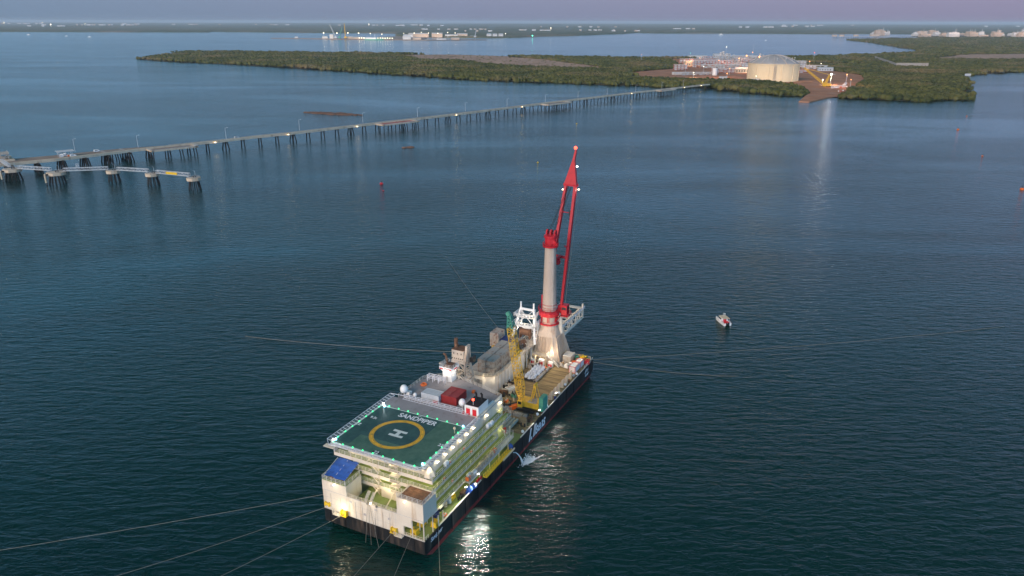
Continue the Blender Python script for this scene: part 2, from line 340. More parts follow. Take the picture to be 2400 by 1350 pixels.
# leaf canopy material: light and dark clumps by position
def leaf(name, c1, c2, c3, s1, s2):
    m = bpy.data.materials.new(name); m.use_nodes = True; nt = m.node_tree; N = nt.nodes; L = nt.links; b = N['Principled BSDF']; b.inputs['Roughness'].default_value = .8; b.inputs['Specular IOR Level'].default_value = .05
    tc = N.new('ShaderNodeTexCoord'); a = N.new('ShaderNodeTexNoise'); a.inputs['Scale'].default_value = s1; a.inputs['Detail'].default_value = 5; L.new(tc.outputs['Object'], a.inputs['Vector'])
    q = N.new('ShaderNodeTexNoise'); q.inputs['Scale'].default_value = s2; q.inputs['Detail'].default_value = 4; L.new(tc.outputs['Object'], q.inputs['Vector'])
    r = N.new('ShaderNodeValToRGB'); e = r.color_ramp.elements; e[0].position = .35; e[0].color = (*c1, 1); e[1].position = .65; e[1].color = (*c2, 1); L.new(a.outputs['Fac'], r.inputs['Fac'])
    r2 = N.new('ShaderNodeValToRGB'); r2.color_ramp.elements[0].position = .5; r2.color_ramp.elements[1].position = .72; L.new(q.outputs['Fac'], r2.inputs['Fac'])
    x = N.new('ShaderNodeMix'); x.data_type = 'RGBA'; L.new(r2.outputs['Color'], x.inputs['Factor']); L.new(r.outputs['Color'], x.inputs['A']); x.inputs['B'].default_value = (*c3, 1)
    L.new(x.outputs['Result'], b.inputs['Base Color']); return m
leafn = leaf('mangrove_leaves', (.034, .046, .013), (.135, .13, .036), (.2, .145, .07), .045, .006)
leaff = leaf('far_canopy', (.075, .095, .05), (.13, .14, .08), (.25, .19, .14), .006, .0011)
# crowns: uneven leafy clumps scattered over the island
def icos():
    t = (1+5**.5)/2; v = np.array([(-1,t,0),(1,t,0),(-1,-t,0),(1,-t,0),(0,-1,t),(0,1,t),(0,-1,-t),(0,1,-t),(t,0,-1),(t,0,1),(-t,0,-1),(-t,0,1)], float); v /= np.linalg.norm(v[0])
    f = np.array([(0,11,5),(0,5,1),(0,1,7),(0,7,10),(0,10,11),(1,5,9),(5,11,4),(11,10,2),(10,7,6),(7,1,8),(3,9,4),(3,4,2),(3,2,6),(3,6,8),(3,8,9),(4,9,5),(2,4,11),(6,2,10),(8,6,7),(9,8,1)]); return v, f
def subdiv(v, f):
    v = list(map(tuple, v)); cache = {}; out = []
    def mid(a, b):
        k = (min(a,b), max(a,b))
        if k not in cache: p = (np.array(v[a])+np.array(v[b])); p /= np.linalg.norm(p); cache[k] = len(v); v.append(tuple(p))
        return cache[k]
    for a, b, c in f:
        x, y, z = mid(a,b), mid(b,c), mid(c,a); out += [(a,x,z),(b,y,x),(c,z,y),(x,y,z)]
    return np.array(v), np.array(out)
I0 = icos(); I1 = subdiv(*I0)
def crowns(name, xs, ys, zs, rs, base, mat, seed, squash=.75):
    v0, f0 = base; n = len(xs); k = len(v0); r = np.random.default_rng(seed)
    jit = 1+.38*(r.random((n, k, 1))-.5)*2; ang = r.random(n)*6.28; ca, sa = np.cos(ang), np.sin(ang)
    V = v0[None]*jit; X = V[...,0]*ca[:,None]-V[...,1]*sa[:,None]; Y = V[...,0]*sa[:,None]+V[...,1]*ca[:,None]
    st = .75+.5*r.random((n,1))
    co_ = np.stack([X*rs[:,None]*st+xs[:,None], Y*rs[:,None]/st+ys[:,None], V[...,2]*rs[:,None]*squash+zs[:,None]], -1).reshape(-1, 3)
    F = (f0[None]+(np.arange(n)*k)[:,None,None]).reshape(-1)
    me = bpy.data.meshes.new(name); me.vertices.add(n*k); me.vertices.foreach_set('co', co_.astype(np.float32).ravel())
    nf = n*len(f0); me.loops.add(nf*3); me.loops.foreach_set('vertex_index', F.astype(np.int32)); me.polygons.add(nf)
    me.polygons.foreach_set('loop_start', np.arange(0, nf*3, 3, dtype=np.int32)); me.update(calc_edges=True); me.materials.append(mat)
    o = bpy.data.objects.new(name, me); COL.objects.link(o); return o
def scatter(poly, holes, y0, y1, sfun, seed):
    r = np.random.default_rng(seed); X = []; Y = []; y = y0
    while y < y1:
        s = sfun(y); half = y*.74+60; n = int(2*half/s); x = -half+(np.arange(n)+r.random(n)*.9)*s; yy = y+(r.random(n)-.5)*s*1.3; X.append(x); Y.append(yy); y += s*.92
    X = np.concatenate(X); Y = np.concatenate(Y); k = inpoly(X, Y, poly)
    for h in holes: k &= ~inpoly(X, Y, h)
    return X[k], Y[k]
tank_disc = [(613+75*cos(a*.3), 1822+75*sin(a*.3)) for a in range(21)]
islc = wob(island, 34, 16, 9)
x1, y1 = scatter(islc, [plant_area, salt1, grassy, tank_disc], 1300, 2300, lambda y: 6.2, 11)
h1 = vnoise(x1, y1, 60, 5); keep = (vnoise(x1, y1, 22, 6)*.7+vnoise(x1, y1, 70, 16)*.3 < .8)
x1, y1, h1 = x1[keep], y1[keep], h1[keep]
tag(crowns('mangrove_forest', x1, y1, 2.0+4.6*h1*(.6+.5*rng.random(len(x1))), 2.9+3.4*rng.random(len(x1))**2, I1 if len(x1) < 30000 else I0, leafn, 1, .95), kind='stuff')
x2, y2 = scatter(island, [plant_area, salt1, salt2], 2300, 7000, lambda y: 8+(y-2300)*.0055, 12)
h2 = vnoise(x2, y2, 110, 7); thin = vnoise(x2, y2, 160, 8); edge = (y2 > 2900) & (x2 < 1500)
k = (thin < .82) | edge; x2, y2, h2 = x2[k], y2[k], h2[k]
tag(crowns('mangrove_forest', x2, y2, 2.4+3*h2, (4+3.5*rng.random(len(x2))**2)*(1+(y2-2300)/5200), I0, leafn, 2, .85), kind='stuff')
# rows of taller trees along the far edge of the island, and scrub dots on the bare ground
x3, y3 = scatter(salt1, [], 2100, 3300, lambda y: 42, 13)
tag(crowns('salt_flat_scrub', x3, y3, 1+0*x3, 2+2*rng.random(len(x3)), I0, leafn, 3, .6), kind='stuff')
x4, y4 = scatter(grassy, [], 1700, 2000, lambda y: 10, 14)
tag(crowns('low_scrub', x4, y4, 1+0*x4, 1.5+2.2*rng.random(len(x4)), I0, leafn, 4, .55), kind='stuff')
# far coast: canopy sheet with a wooded edge, coarser with distance
def canopy(name, poly, y0, y1, mat, hgt, seed):
    y = y0; rows = []
    while y < y1: rows.append(y); y += max(24, (y-8000)*.012+24) if y < 20000 else y*.03
    rows = np.array(rows); nx = 700; t = np.linspace(-1, 1, nx)
    X = t[None]*(rows[:,None]*.76+400); Y = np.repeat(rows[:,None], nx, 1)+rng.random((len(rows), nx))*8
    ins = inpoly(X.ravel(), Y.ravel(), poly).reshape(X.shape)
    Z = hgt*(.55+.5*vnoise(X, Y, 160, seed)+.35*rng.random(X.shape)); Z = Z+np.clip((Y-12000)/20000, 0, 1)*22*vnoise(X, Y, 5200, seed+1)
    n, m_ = X.shape; idx = np.full(X.shape, -1)
    V = np.stack([X, Y, np.where(ins, Z, -1)], -1).reshape(-1, 3); ii = np.arange(n*m_).reshape(n, m_)
    anyin = ins[:-1,:-1] | ins[1:,:-1] | ins[:-1,1:] | ins[1:,1:]
    q = np.stack([ii[:-1,:-1], ii[:-1,1:], ii[1:,1:], ii[1:,:-1]], -1)[anyin]
    used = np.unique(q); mp_ = np.zeros(n*m_, int); mp_[used] = np.arange(len(used))
    me = bpy.data.meshes.new(name); me.vertices.add(len(used)); me.vertices.foreach_set('co', V[used].astype(np.float32).ravel())
    F = mp_[q].reshape(-1); nf = len(q); me.loops.add(nf*4); me.loops.foreach_set('vertex_index', F.astype(np.int32)); me.polygons.add(nf)
    me.polygons.foreach_set('loop_start', np.arange(0, nf*4, 4, dtype=np.int32)); me.update(calc_edges=True); me.materials.append(mat)
    o = bpy.data.objects.new(name, me); COL.objects.link(o); return o
tag(canopy('far_forest', far_coast, 6500, 42000, leaff, 13, 21), kind='stuff')
# port platform: reclaimed strip with quay edge
port_poly = [(-1930,6262),(-1880,6225),(-1437,5990),(-943,5756),(-619,5654),(-194,5823),(-250,5900),(-600,5800),(-680,5850),(-700,6500),(-600,6750),(-1000,7050),(-1150,6700),(-1000,6100),(-1400,6080)]
o = MB().prism(port_poly, -2, 4).build('port_quay', M['concd']); tag(o, kind='structure')
# earth ramp running into the water by the plant
o = MB(); o.prism([(494,1318),(510,1312),(575,1392),(615,1425),(640,1500),(575,1480),(545,1425)], -2, 1.6); tag(o.build('earth_ramp', M['soil']), kind='structure')
# reef rocks
def reef(nm, cx, cy, a, b, rot, n, seed, label):
    r = random.Random(seed); m = MB()
    for i in range(n):
        t = (r.random()-.5)*2; u = (r.random()-.5)*2*(1-t*t)**.5; x = cx+cos(rot)*a*t-sin(rot)*b*u; y = cy+sin(rot)*a*t+cos(rot)*b*u; s = 2+3.5*r.random()*(1-abs(t))
        v, f = I1; m.add([(x+p[0]*s*(1.2+r.random()*.5), y+p[1]*s*(1+r.random()*.4), p[2]*s*.3*(1+.6*r.random())+.1) for p in v], f.tolist())
    return tag(m.build(nm, M['rock']), label, 'reef')
reef('rock_reef', -268, 1133, 50, 9, -.38, 170, 1, 'long brown rock reef lying in the water beyond the jetty')
reef('rock_reef', -114, 818, 5, 1.5, .5, 7, 2, 'small dark rock patch just breaking the water on the near side of the jetty')
# lone mangroves off the island tip
for i, (x, y, s) in enumerate(((-1452,3330,7),(-1436,3345,5.5),(-1490,3460,6),(-1385,3440,8),(-1330,3420,6),(-1290,3430,7))):
    t = thing('mangrove_tree', 'lone mangrove standing in shallow water off the island tip, %s counted from its open-water end' % nth(i), 'tree', (x, y, 0), i, 'mangroves off the island tip')
    m = MB()
    for a in range(5): m.tube((cos(a*1.26)*s*.3, sin(a*1.26)*s*.3, -.5), (0, 0, s*.35), .3, .35)
    m.tube((0,0,s*.3), (0,0,s*.8), .4, .2)
    m.build('trunk', M['brown'], t)
    r = np.random.default_rng(i); n = 14
    c = crowns('crown', (r.random(n)-.5)*s*1.5, (r.random(n)-.5)*s*1.5, s*.7+(r.random(n)-.3)*s*.45, s*(.25+.3*r.random(n)), I0, leafn, 50+i, .8); c.parent = t
# ------------------------------------------------------------------ storage tank and plant
t = thing('storage_tank', 'huge round cream concrete gas tank with ribbed grey dome by the mangroves', 'tank', (613, 1822, 1.2))
m = MB(); m.loft([[(57.5*cos(2*pi*i/96), 57.5*sin(2*pi*i/96), z) for i in range(96)] for z in (0, 37)])
m.build('tank_wall', M['tank'], t, False)
for a in range(0, 96, 8):
    A = 2*pi*(a+.5)/96; MB().cbox((58*cos(A), 58*sin(A), 18.7), (1.4, 3.2, 37.4), A).build('buttress', M['tank'], t)
m = MB(); m.loft([[(r*cos(2*pi*i/72), r*sin(2*pi*i/72), z) for i in range(72)] for r, z in ((58.8,36.2),(58.8,38.6),(57.2,38.6),(57.2,38))]); m.build('ring_beam', M['tank'], t)
m = MB(); Rr = 90; H0 = 19
pf = [(57*cos(k/10*pi/2)+.3, 38+H0*sin(k/10*pi/2)**1.05) for k in range(11)]
pf = [(57*(1-k/10)+.4, 38+H0*(1-(1-k/10)**2)) for k in range(11)]
m.loft([[(r*cos(2*pi*i/48), r*sin(2*pi*i/48), z) for i in range(48)] for r, z in pf]); m.build('dome_roof', M['tdome'], t, True)
for a in range(12):
    m = MB(); A = 2*pi*a/12+.2
    for (r, z), (r2, z2) in zip(pf, pf[1:]): m.bar((r*cos(A), r*sin(A), z+.4), (r2*cos(A), r2*sin(A), z2+.4), 1.1 if a % 3 else 2.2, .8)
    m.build('dome_rib', M['plant'], t)
m = MB(); m.rail([(58.5*cos(i*pi/24), 58.5*sin(i*pi/24)) for i in range(49)], 38.6, 1.6, 2, 6, .12); m.build('roof_railing', M['plant'], t)
m = MB(); A = -1.83
for k in range(9):
    z = 3.8*k; m.cbox((60.6*cos(A), 60.6*sin(A), z+3.6), (3.5, 5, .4), A)
    m.bar((60.8*cos(A-.035), 60.8*sin(A-.035), z), (60.8*cos(A+.035), 60.8*sin(A+.035), z+3.6), .9, .3)
for q in (-.04, .04):
    for rr in (59.4, 62): m.tube((rr*cos(A+q), rr*sin(A+q), 0), (rr*cos(A+q), rr*sin(A+q), 39), .22)
m.build('stair_tower', M['plant'], t)
for i, A in enumerate((-2.2, -1.75, -1.3, -.85, -.4)):
    m = MB(); m.tube((45*cos(A), 45*sin(A), 44), (45*cos(A), 45*sin(A), 51), .4); m.cbox((45*cos(A), 45*sin(A), 51.5), (2, 2, 1)); m.build('roof_lamp', M['town'], t)
for A in (-2.6, -2.25, -1.9, -1.55, -1.2, -.85, -.5): spot((613+100*cos(A), 1822+100*sin(A), 6), (613+57*cos(A), 1822+57*sin(A), 22), 13000, (1, .8, .5), 120, 1)
def rack(x, y, w, d, h, rz, label, mat='plant', lv=3, fill=.6, seed=0):
    r = random.Random(seed); t = thing('process_rack', label, 'process rack', (x, y, 1.2), rz, 'process units of the gas plant'); m = MB(); nx = max(2, int(w/9)); 
    for i in range(nx+1):
        for s in (-d/2, d/2): m.bar((-w/2+w*i/nx, s, 0), (-w/2+w*i/nx, s, h), .7)
    for k in range(1, lv+1):
        z = h*k/lv
        for s in (-d/2, d/2): m.bar((-w/2, s, z), (w/2, s, z), .6)
        for i in range(nx+1): m.bar((-w/2+w*i/nx, -d/2, z), (-w/2+w*i/nx, d/2, z), .5)
    m.build('frame', M[mat], t); m = MB()
    for k in range(lv):
        z = h*(k+.15)/lv
        for i in range(nx):
            q = r.random()
            if q < fill*.6: m.cbox((-w/2+w*(i+.5)/nx, 0, z+h/lv*.35), (w/nx*.7, d*.7, h/lv*.6))
            elif q < fill: m.tube((-w/2+w*i/nx+1, 0, z+h/lv*.35), (-w/2+w*(i+1)/nx-1, 0, z+h/lv*.35), h/lv*.28, n=8)
        for s in (-.3, 0, .3): m.tube((-w/2, d*s, h*(k+1)/lv+.5), (w/2, d*s, h*(k+1)/lv+.5), .45)
    m.build('pipework', M['town' if seed % 2 else 'galv'], t); return t
def column(x, y, r, h, label):
    t = thing('process_column', label, 'process column', (x, y, 1.2), 0, 'process columns of the gas plant'); MB().lathe((0,0,0), [(r*1.15,0),(r,2),(r,h*.92),(r*.5,h)], 12).build('vessel', M['town'], t)
    m = MB()
    for z in (h*.3, h*.6, h*.88): m.lathe((0,0,z), [(r*1.7,0),(r*1.7,.5)], 10)
    m.build('platform', M['plant'], t)
def shed(x, y, w, d, h, rz, label, mat='town', roof='galv'):
    t = thing('plant_shed', label, 'shed', (x, y, 1.2), rz, 'sheds of the gas plant'); m = MB(); m.cbox((0,0,h/2), (w,d,h)); m.build('wall', M[mat], t)
    m = MB(); m.loft([[(-w/2-.6,-d/2-.6,h),(-w/2-.6,0,h+d*.16),(-w/2-.6,d/2+.6,h)],[(w/2+.6,-d/2-.6,h),(w/2+.6,0,h+d*.16),(w/2+.6,d/2+.6,h)]]); m.build('roof', M[roof], t)
    for i in range(int(w/7)): MB().cbox((-w/2+4+7*i, -d/2-.05, h*.45), (2.4, .2, h*.4)).build('window', M['glass'], t)
rk = [(470,1985,110,12,7,.12,'plant',2),(600,2330,120,22,20,.1,'plantr',3),(680,2420,90,26,30,.1,'plant',4),(610,2210,70,18,15,.05,'plant',3),(700,2130,90,22,20,-.05,'plant',3),(720,2320,60,26,24,0,'plantr',4),
 (800,2480,90,24,26,0,'plant',3),(760,2620,120,28,22,0,'plant',3),(640,2560,90,24,14,0,'plantr',2),(860,2360,60,20,18,0,'plant',3),(880,2260,70,14,10,-.2,'plant',2),(560,2060,60,14,12,0,'plantr',3)]
_r = random.Random(44)
for _k in range(16): rk.append((_r.uniform(470,880), _r.uniform(2080,2750), _r.uniform(24,50), _r.uniform(8,16), _r.uniform(6,20), _r.uniform(-.2,.2), _r.choice(['plant','plantr','plant']), _r.choice([1,2,3])))
for i, (x, y, w, d, h, rz, mt, lv) in enumerate(rk):
    rack(x, y, w, d, h, rz, '%s open steel rack of the gas plant, %s rack from the jetty end' % ('reddish' if mt == 'plantr' else 'pale', nth(i)), mt, lv, .75, i)
for i, (x, y, r, h) in enumerate(((770,2850,5,46),(782,2840,4,36),(795,2855,4,32),(760,2845,3.5,40),(812,2860,4,26),(705,2480,4,34),(716,2478,4,30),(880,2770,4,38),(892,2772,3,32),(640,2360,3,28),(528,2005,3.4,28),(838,2780,3,28))):
    column(x, y, r, h*.62, 'tall pale process column, %s of the plant columns in order of approach' % nth(i))
for i, (x, y, w, d, h, rz, mt, rf) in enumerate(((560,2420,46,26,11,.1,'tank','tank'),(625,2092,52,18,11,.05,'tank','town'),(430,2010,30,8,5,.1,'town','town'),(448,2000,16,8,6,.1,'galv','galv'),(800,2990,60,20,12,0,'galv','galv'),(700,2950,70,16,8,0,'town','galv'),(502,1840,18,8,6,.2,'town','galv'),(560,1775,16,8,5,.1,'plant','galv'),(880,2180,40,14,8,-.1,'galv','galv'))):
    shed(x, y, w, d, h, rz, ['cream shed with a curved roof at the back left of the plant','long lit cream shed in front of the process racks','low white shed on the flat red pad','small grey shed beside the white one on the red pad','broad grey shed behind the tall columns','long low shed along the back of the plant','white shed where the jetty comes ashore','small steel shed between jetty head and tank','grey shed just behind the big tank'][i], mt, rf)
t = thing('white_vessel', 'upright white storage vessel standing alone left of the process racks', 'storage vessel', (519, 1985, 1.2)); MB().lathe((0,0,0), [(6,0),(6,17),(4,18.5),(.3,19)], 16).build('shell', M['white2'], t); MB().rail([(6*cos(i), 6*sin(i)) for i in range(7)], 17, 1.4, 2, 3, .1).build('railing', M['plant'], t)
t = thing('sound_wall', 'pale ribbed perimeter wall of two joined runs in the mangroves behind the tank', 'wall', (0,0,0)); 
for (a, b, hh) in (((1140,2305),(1232,2302),17),((1146,2306),(1330,2860),14)):
    m = MB(); n = 10; a = Vector((*a,0)); b = Vector((*b,0)); m.bar(a+Vector((0,0,hh/2)), b+Vector((0,0,hh/2)), .6, hh)
    for i in range(n+1):
        p = a.lerp(b, i/n); m.bar(p+Vector((0,-.5,0)), p+Vector((0,-.5,hh)), 1.2)
    m.build('wall_panel', M['cgrey'], t)
for i, (a, b) in enumerate((((905,1985),(1085,1960)),((700,1620),(660,1590)),((890,1765),(800,1720)),((480,1705),(590,1690)),((1130,1990),(1185,2000)))):
    m = MB(); a = Vector((*a,3)); b = Vector((*b,3)); m.bar(a, b, 2.5, 5); m.bar(a+Vector((0,0,2.6)), b+Vector((0,0,2.6)), 3.2, .3)
    tag(m.build('pipe_culvert', M['town']), 'low pale pipe run on the ground, %s counted from the far mangroves' % nth(i), 'pipe run', 'low pipe runs around the plant')
# yellow crane lying with lowered boom by the ramp
t = thing('crawler_crane_yard', 'yellow lattice crane with long lowered boom beside the earth ramp', 'crane', (0,0,0))
m = MB(); m.lattice((664,1640,6), (622,1652,38), 5, 3, 4, 2.4, 10, .55); m.build('boom', M['yellow'], t)
m = MB(); m.lattice((666,1640,6), (674,1642,25), 4, 2.4, 3, 2, 5, .45); m.tube((674,1642,25), (622,1652,38), .4); m.build('mast', M['yellow'], t)
m = MB(); m.cbox((668,1636,5), (14,10,6), .4); m.build('cab_body', M['yellow'], t)
for s in (-5, 5): m = MB(); m.cbox((668+s,1636,1.4), (3,14,2.6), .4); m.build('track', M['dark'], t)
# light masts of the plant
lm = [(694,1682,22,'cool',9.0),(476,2130,20,'orl',1),(600,2260,24,'orl',1.2),(522,2118,14,'port',1),(611,2000,14,'orl',1.2),(655,2250,30,'orl',1.6),(700,2330,34,'orl',2.4),(732,2310,32,'orl',2.4),(773,2826,44,'port',1.4),(558,1990,16,'orl',1),(445,1900,12,'port',1),(508,1830,14,'orl',1.3),(640,2080,16,'port',1.2),(560,1775,12,'port',.8),(860,2250,22,'orl',1.2),(894,2250,16,'port',1),(740,1710,20,'orl',1.2),(720,1640,14,'orl',1),(590,2450,22,'orl',1),(800,2600,34,'orl',1.4),(1045,2700,30,'redl',1),(575,2520,34,'gl',.6),(430,2600,26,'orl',.8),(680,1690,10,'port',1.5),(668,2110,8,'port',1.6)]
for i, (x, y, h, g, r) in enumerate(lm):
    t = thing('light_mast', ('brilliant white work light on a mast at the top of the earth ramp' if i == 0 else '%s lit mast of the gas plant, %s of the masts after the ramp work light' % ({'orl':'orange','port':'pale','redl':'red','gl':'green','cool':'white'}[g], nth(i-1))), 'light mast', (x, y, 1), 0, 'light masts of the gas plant')
    m = MB(); m.tube((0,0,0), (0,0,h), .45, .25); m.bar((-r,0,h), (r,0,h), .4); m.build('pole', M['galv'], t)
    m = MB(); m.sph((0,0,h+.3), .9*r if i else 1.9, 8, 6); m.build('lamp_head', G['work'] if i == 0 else G[g], t)
    if i in (0,): lamp((x, y-8, 15), 3500, (1, .95, .88), 1.6); spot((x, y-4, 26), (x-2, y-10, 0), 150000, (1, .72, .45), 95, 1)
    elif i in (5,7,10,12,16,23,24,14): spot((x, y-4, h+2), (x+2, y-1, 0), 16000, (1, .5, .28) if g == 'orl' else (1, .8, .55), 130, 1)
for x, y in ((700,1590),(620,2080),(690,2120),(520,1900),(720,2380),(560,2400),(640,2290),(830,2440)): spot((x, y, 34), (x, y+8, 0), 60000, (1, .5, .3), 140, 2)
for i, (x, y, c) in enumerate(((668,1585,'white2'),(684,1600,'orange'),(700,1612,'white2'),(716,1660,'white2'),(640,1500,'plantr'),(735,1700,'white2'),(655,1520,'dark'))):
    t = thing('work_truck', '%s work truck on the red earth by the ramp, %s one up from the water' % ({'white2':'white','orange':'orange','plantr':'red','dark':'dark'}[c], nth(i)), 'truck', (x, y, 1.4), i*.7, 'vehicles by the earth ramp')
    MB().cbox((-1.4,0,2), (5,2.4,2.2)).build('body', M[c], t); MB().cbox((2.4,0,1.9), (2,2.3,2)).build('cab', M['white2'], t)
    m = MB()
    for a in (-3, 2.2):
        for s in (-1.1, 1.1): m.tube((a,s-.15,.55), (a,s+.15,.55), .55, n=10)
    m.build('wheel', M['rubber'], t)
# ------------------------------------------------------------------ trestle jetty
deck_z = 9.5
near = [(-467,643),(-442,666),(-420,684),(-396,711),(-371,741),(-348,763),(-308,802),(-283,829),(-253,856),(-184,931),(-114,1005),(-60,1064),(53,1196),(214,1376),(377,1550),(405,1580)]
farr = [(-491,679),(-461,690),(-436,708),(-402,740),(-381,756)]
def off(i, d):
    a = Vector(near[max(0,i-1)]); b = Vector(near[min(len(near)-1,i+1)]); t_ = (b-a).normalized(); return (near[i][0]-t_.y*d, near[i][1]+t_.x*d)
far_e = farr+[off(i, 8.5) for i in range(5, len(near))]
jet = thing('jetty', 'long concrete trestle jetty on dark steel piles running to the shore', 'jetty')
MB().prism(near+far_e[::-1], 8.4, deck_z).build('road_deck', M['concd'], jet)
def pol(P, d, z, w, h, name, mat, i0=0):
    m = MB()
    Q = [off(i, d) for i in range(i0, len(P))]
    for a, b in zip(Q, Q[1:]): m.bar((*a, z), (*b, z), w, h)
    m.build(name, M[mat], jet)
pol(near, .2, 9.3, 1.6, 2.2, 'edge_beam', 'conc'); pol(near, 2.1, 10.2, .8, .8, 'pipeline', 'conc'); pol(near, 3.2, 10.1, .55, .55, 'pipeline', 'conc'); pol(near, 6.8, 10.4, .15, .25, 'guard_rail', 'plant', 5); pol(near, 6.8, 9.7, .4, .5, 'kerb', 'soil', 5)
# resample the near edge for the pile bents
cum = [0]
for a, b in zip(near, near[1:]): cum.append(cum[-1]+hypot(b[0]-a[0], b[1]-a[1]))
def along(s, d=0):
    for i in range(len(near)-1):
        if s <= cum[i+1] or i == len(near)-2:
            a = Vector(near[i]); b = Vector(near[i+1]); t_ = (s-cum[i])/(cum[i+1]-cum[i]); p = a.lerp(b, t_); u = (b-a).normalized(); return Vector((p.x-u.y*d, p.y+u.x*d, 0)), atan2(u.y, u.x)
s = 8; k = 0
protob = None; wide = [(50,5),(92,5),(128,4)]
while s < cum[-1]-8:
    p, a = along(s, 3.5)
    pw = 14 if s < 60 else 9 if s < 140 else 0
    m = MB(); n = 2 if not pw else 4
    m.cbox((0,0,7.9), (1.6, 8+pw, 1.1))
    four = (k % 4 == 3) or pw
    for j in range(n):
        y_ = -2.6-pw/2+(5.2+pw)*j/(n-1); out = (-1.6 if j == 0 else 1.6 if j == n-1 else 0)
        for dx in ((-1.6, 1.6) if four else (0,)): m.tube((dx*1.5, y_+out, -3), (dx*.5, y_, 7.6), .62, n=8)
    o = m.build('pile_bent', M['pile'], jet); o.location = p; o.rotation_euler = (0,0,a); s += 20; k += 1
# lay-by platforms
for i, (s0, L_, w_) in enumerate(((168,46,16),(452,58,17),(775,58,17),(1105,50,14),(1290,70,12),(118,18,12))):
    if s0+L_/2 > cum[-1]: continue
    p, a = along(s0, -w_/2+.2 if i < 5 else 12)
    t = thing('jetty_platform', ['lay-by platform on piles at the near end of the jetty','lay-by platform with red deck patch at a third of the jetty','lay-by platform halfway along the jetty','small lay-by platform two thirds along the jetty','lay-by platform close to the shore','turning bay behind the jetty beside the utility vehicle'][i], 'platform', (p.x, p.y, 0), a, 'lay-by platforms of the jetty')
    m = MB()
    for c, d in (((0,-w_/2+1.2),(L_,2.4)),((-L_/2+1.5,0),(3,w_)),((L_/2-1.5,0),(3,w_))): m.cbox((*c, 8.8), (*d, 1.3))
    m.build('edge_beam', M['conc'], t)
    MB().cbox((0,.6,8.7), (L_-6,w_-3,.9)).build('deck', M['plantr' if i == 1 else 'concd'], t)
    m = MB(); m.rail([(-L_/2,w_/2-.5),(-L_/2,-w_/2),(L_/2,-w_/2),(L_/2,w_/2-.5)], 9.4, 1.1, 2, 4, .07); m.build('railing', M['galv'], t)
    m = MB()
    for x_ in np.linspace(-L_/2+2, L_/2-2, 4):
        for y_ in (-w_/2+2, 1.5): m.tube((x_+(.8 if x_ > 0 else -.8), y_-.8, -3), (x_, y_, 8.2), .48, n=8)
    m.build('pile', M['pile'], t)
# jetty lamp posts
lp = [(-428,731),(-378,756),(-310,814),(-250,886),(-189,957),(-127,1016),(-67,1082),(-8,1140),(52,1208),(109,1272),(165,1335),(225,1402),(285,1467),(339,1528)]
for i, (x, y) in enumerate(lp):
    t = thing('lamp_post', 'thin galvanised lamp post on the jetty kerb, %s from the shore end' % nth(len(lp)-1-i), 'lamp post', (x, y, 9.3), .8, 'lamp posts along the jetty')
    m = MB(); m.tube((0,0,0), (0,0,12), .22, .12); m.tube((0,0,12), (1.6,-1.6,12.6), .1); m.build('pole', M['galv'], t)
    MB().cbox((1.8,-1.8,12.55), (1.0,.5,.25)).build('lamp_head', M['town'], t)
# under-deck lights that shine on the water
for i, s0 in enumerate((300, 395, 560, 700, 1000, 1180, 1245, 215)):
    p, a = along(s0, -1.0); t = thing('jetty_floodlight', 'small floodlight bracketed to the near edge of the jetty, %s from the near end' % nth([1,2,3,4,5,6,7,0][i]), 'floodlight', (p.x, p.y, 9.2), a, 'floodlights on the jetty edge')
    MB().bar((0,1,0), (0,-.3,0), .2).build('bracket', M['galv'], t); MB().cbox((0,-.5,-.2), (.9,.5,.5)).build('lamp_head', G['warm'], t)
    lamp((p.x, p.y-.9, 8.3), 170, (1, .72, .32), .6)
# shelter and vehicles on the jetty
t = thing('jetty_shelter', 'open shelter with a pale curved roof over pipework on the jetty', 'shelter', (-421, 702, deck_z), .72)
m = MB()
for a in (-5.5,5.5):
    for b in (-3,3): m.bar((a,b,0), (a,b,5.2), .35)
m.build('column', M['galv'], t)
m = MB(); m.loft([[(x_, y_, 5.2+.9*cos(y_/4.6*1.4)) for x_ in (-7.2, 7.2)][0:1]+[(-7.2,4.6,5.35),(-7.2,4.6,5.1),(-7.2,0,5.7),(-7.2,-4.6,5.1),(-7.2,-4.6,5.35)] if False else [(-7.2,-4.6,5.2),(-7.2,0,6.1),(-7.2,4.6,5.2),(-7.2,4.6,4.9),(-7.2,0,5.8),(-7.2,-4.6,4.9)], [(7.2,-4.6,5.2),(7.2,0,6.1),(7.2,4.6,5.2),(7.2,4.6,4.9),(7.2,0,5.8),(7.2,-4.6,4.9)]]); m.build('roof', M['galv'], t)
m = MB(); m.cbox((-3,0,1.4), (2.6,3,2.8)); m.cbox((0,.6,2.2), (2,2,2.4)); m.tube((-5,0,1), (4,0,1), .45); m.tube((1,-1,.2), (3.4,-1,3), .4); m.build('machinery', M['galv'], t)
m = MB(); m.cbox((2.6,-1.6,.8), (2,1.2,1.4)); m.build('valve_skid', M['orange'], t)
lamp((-421, 699, 13.5), 200, (1, .95, .85), .4)
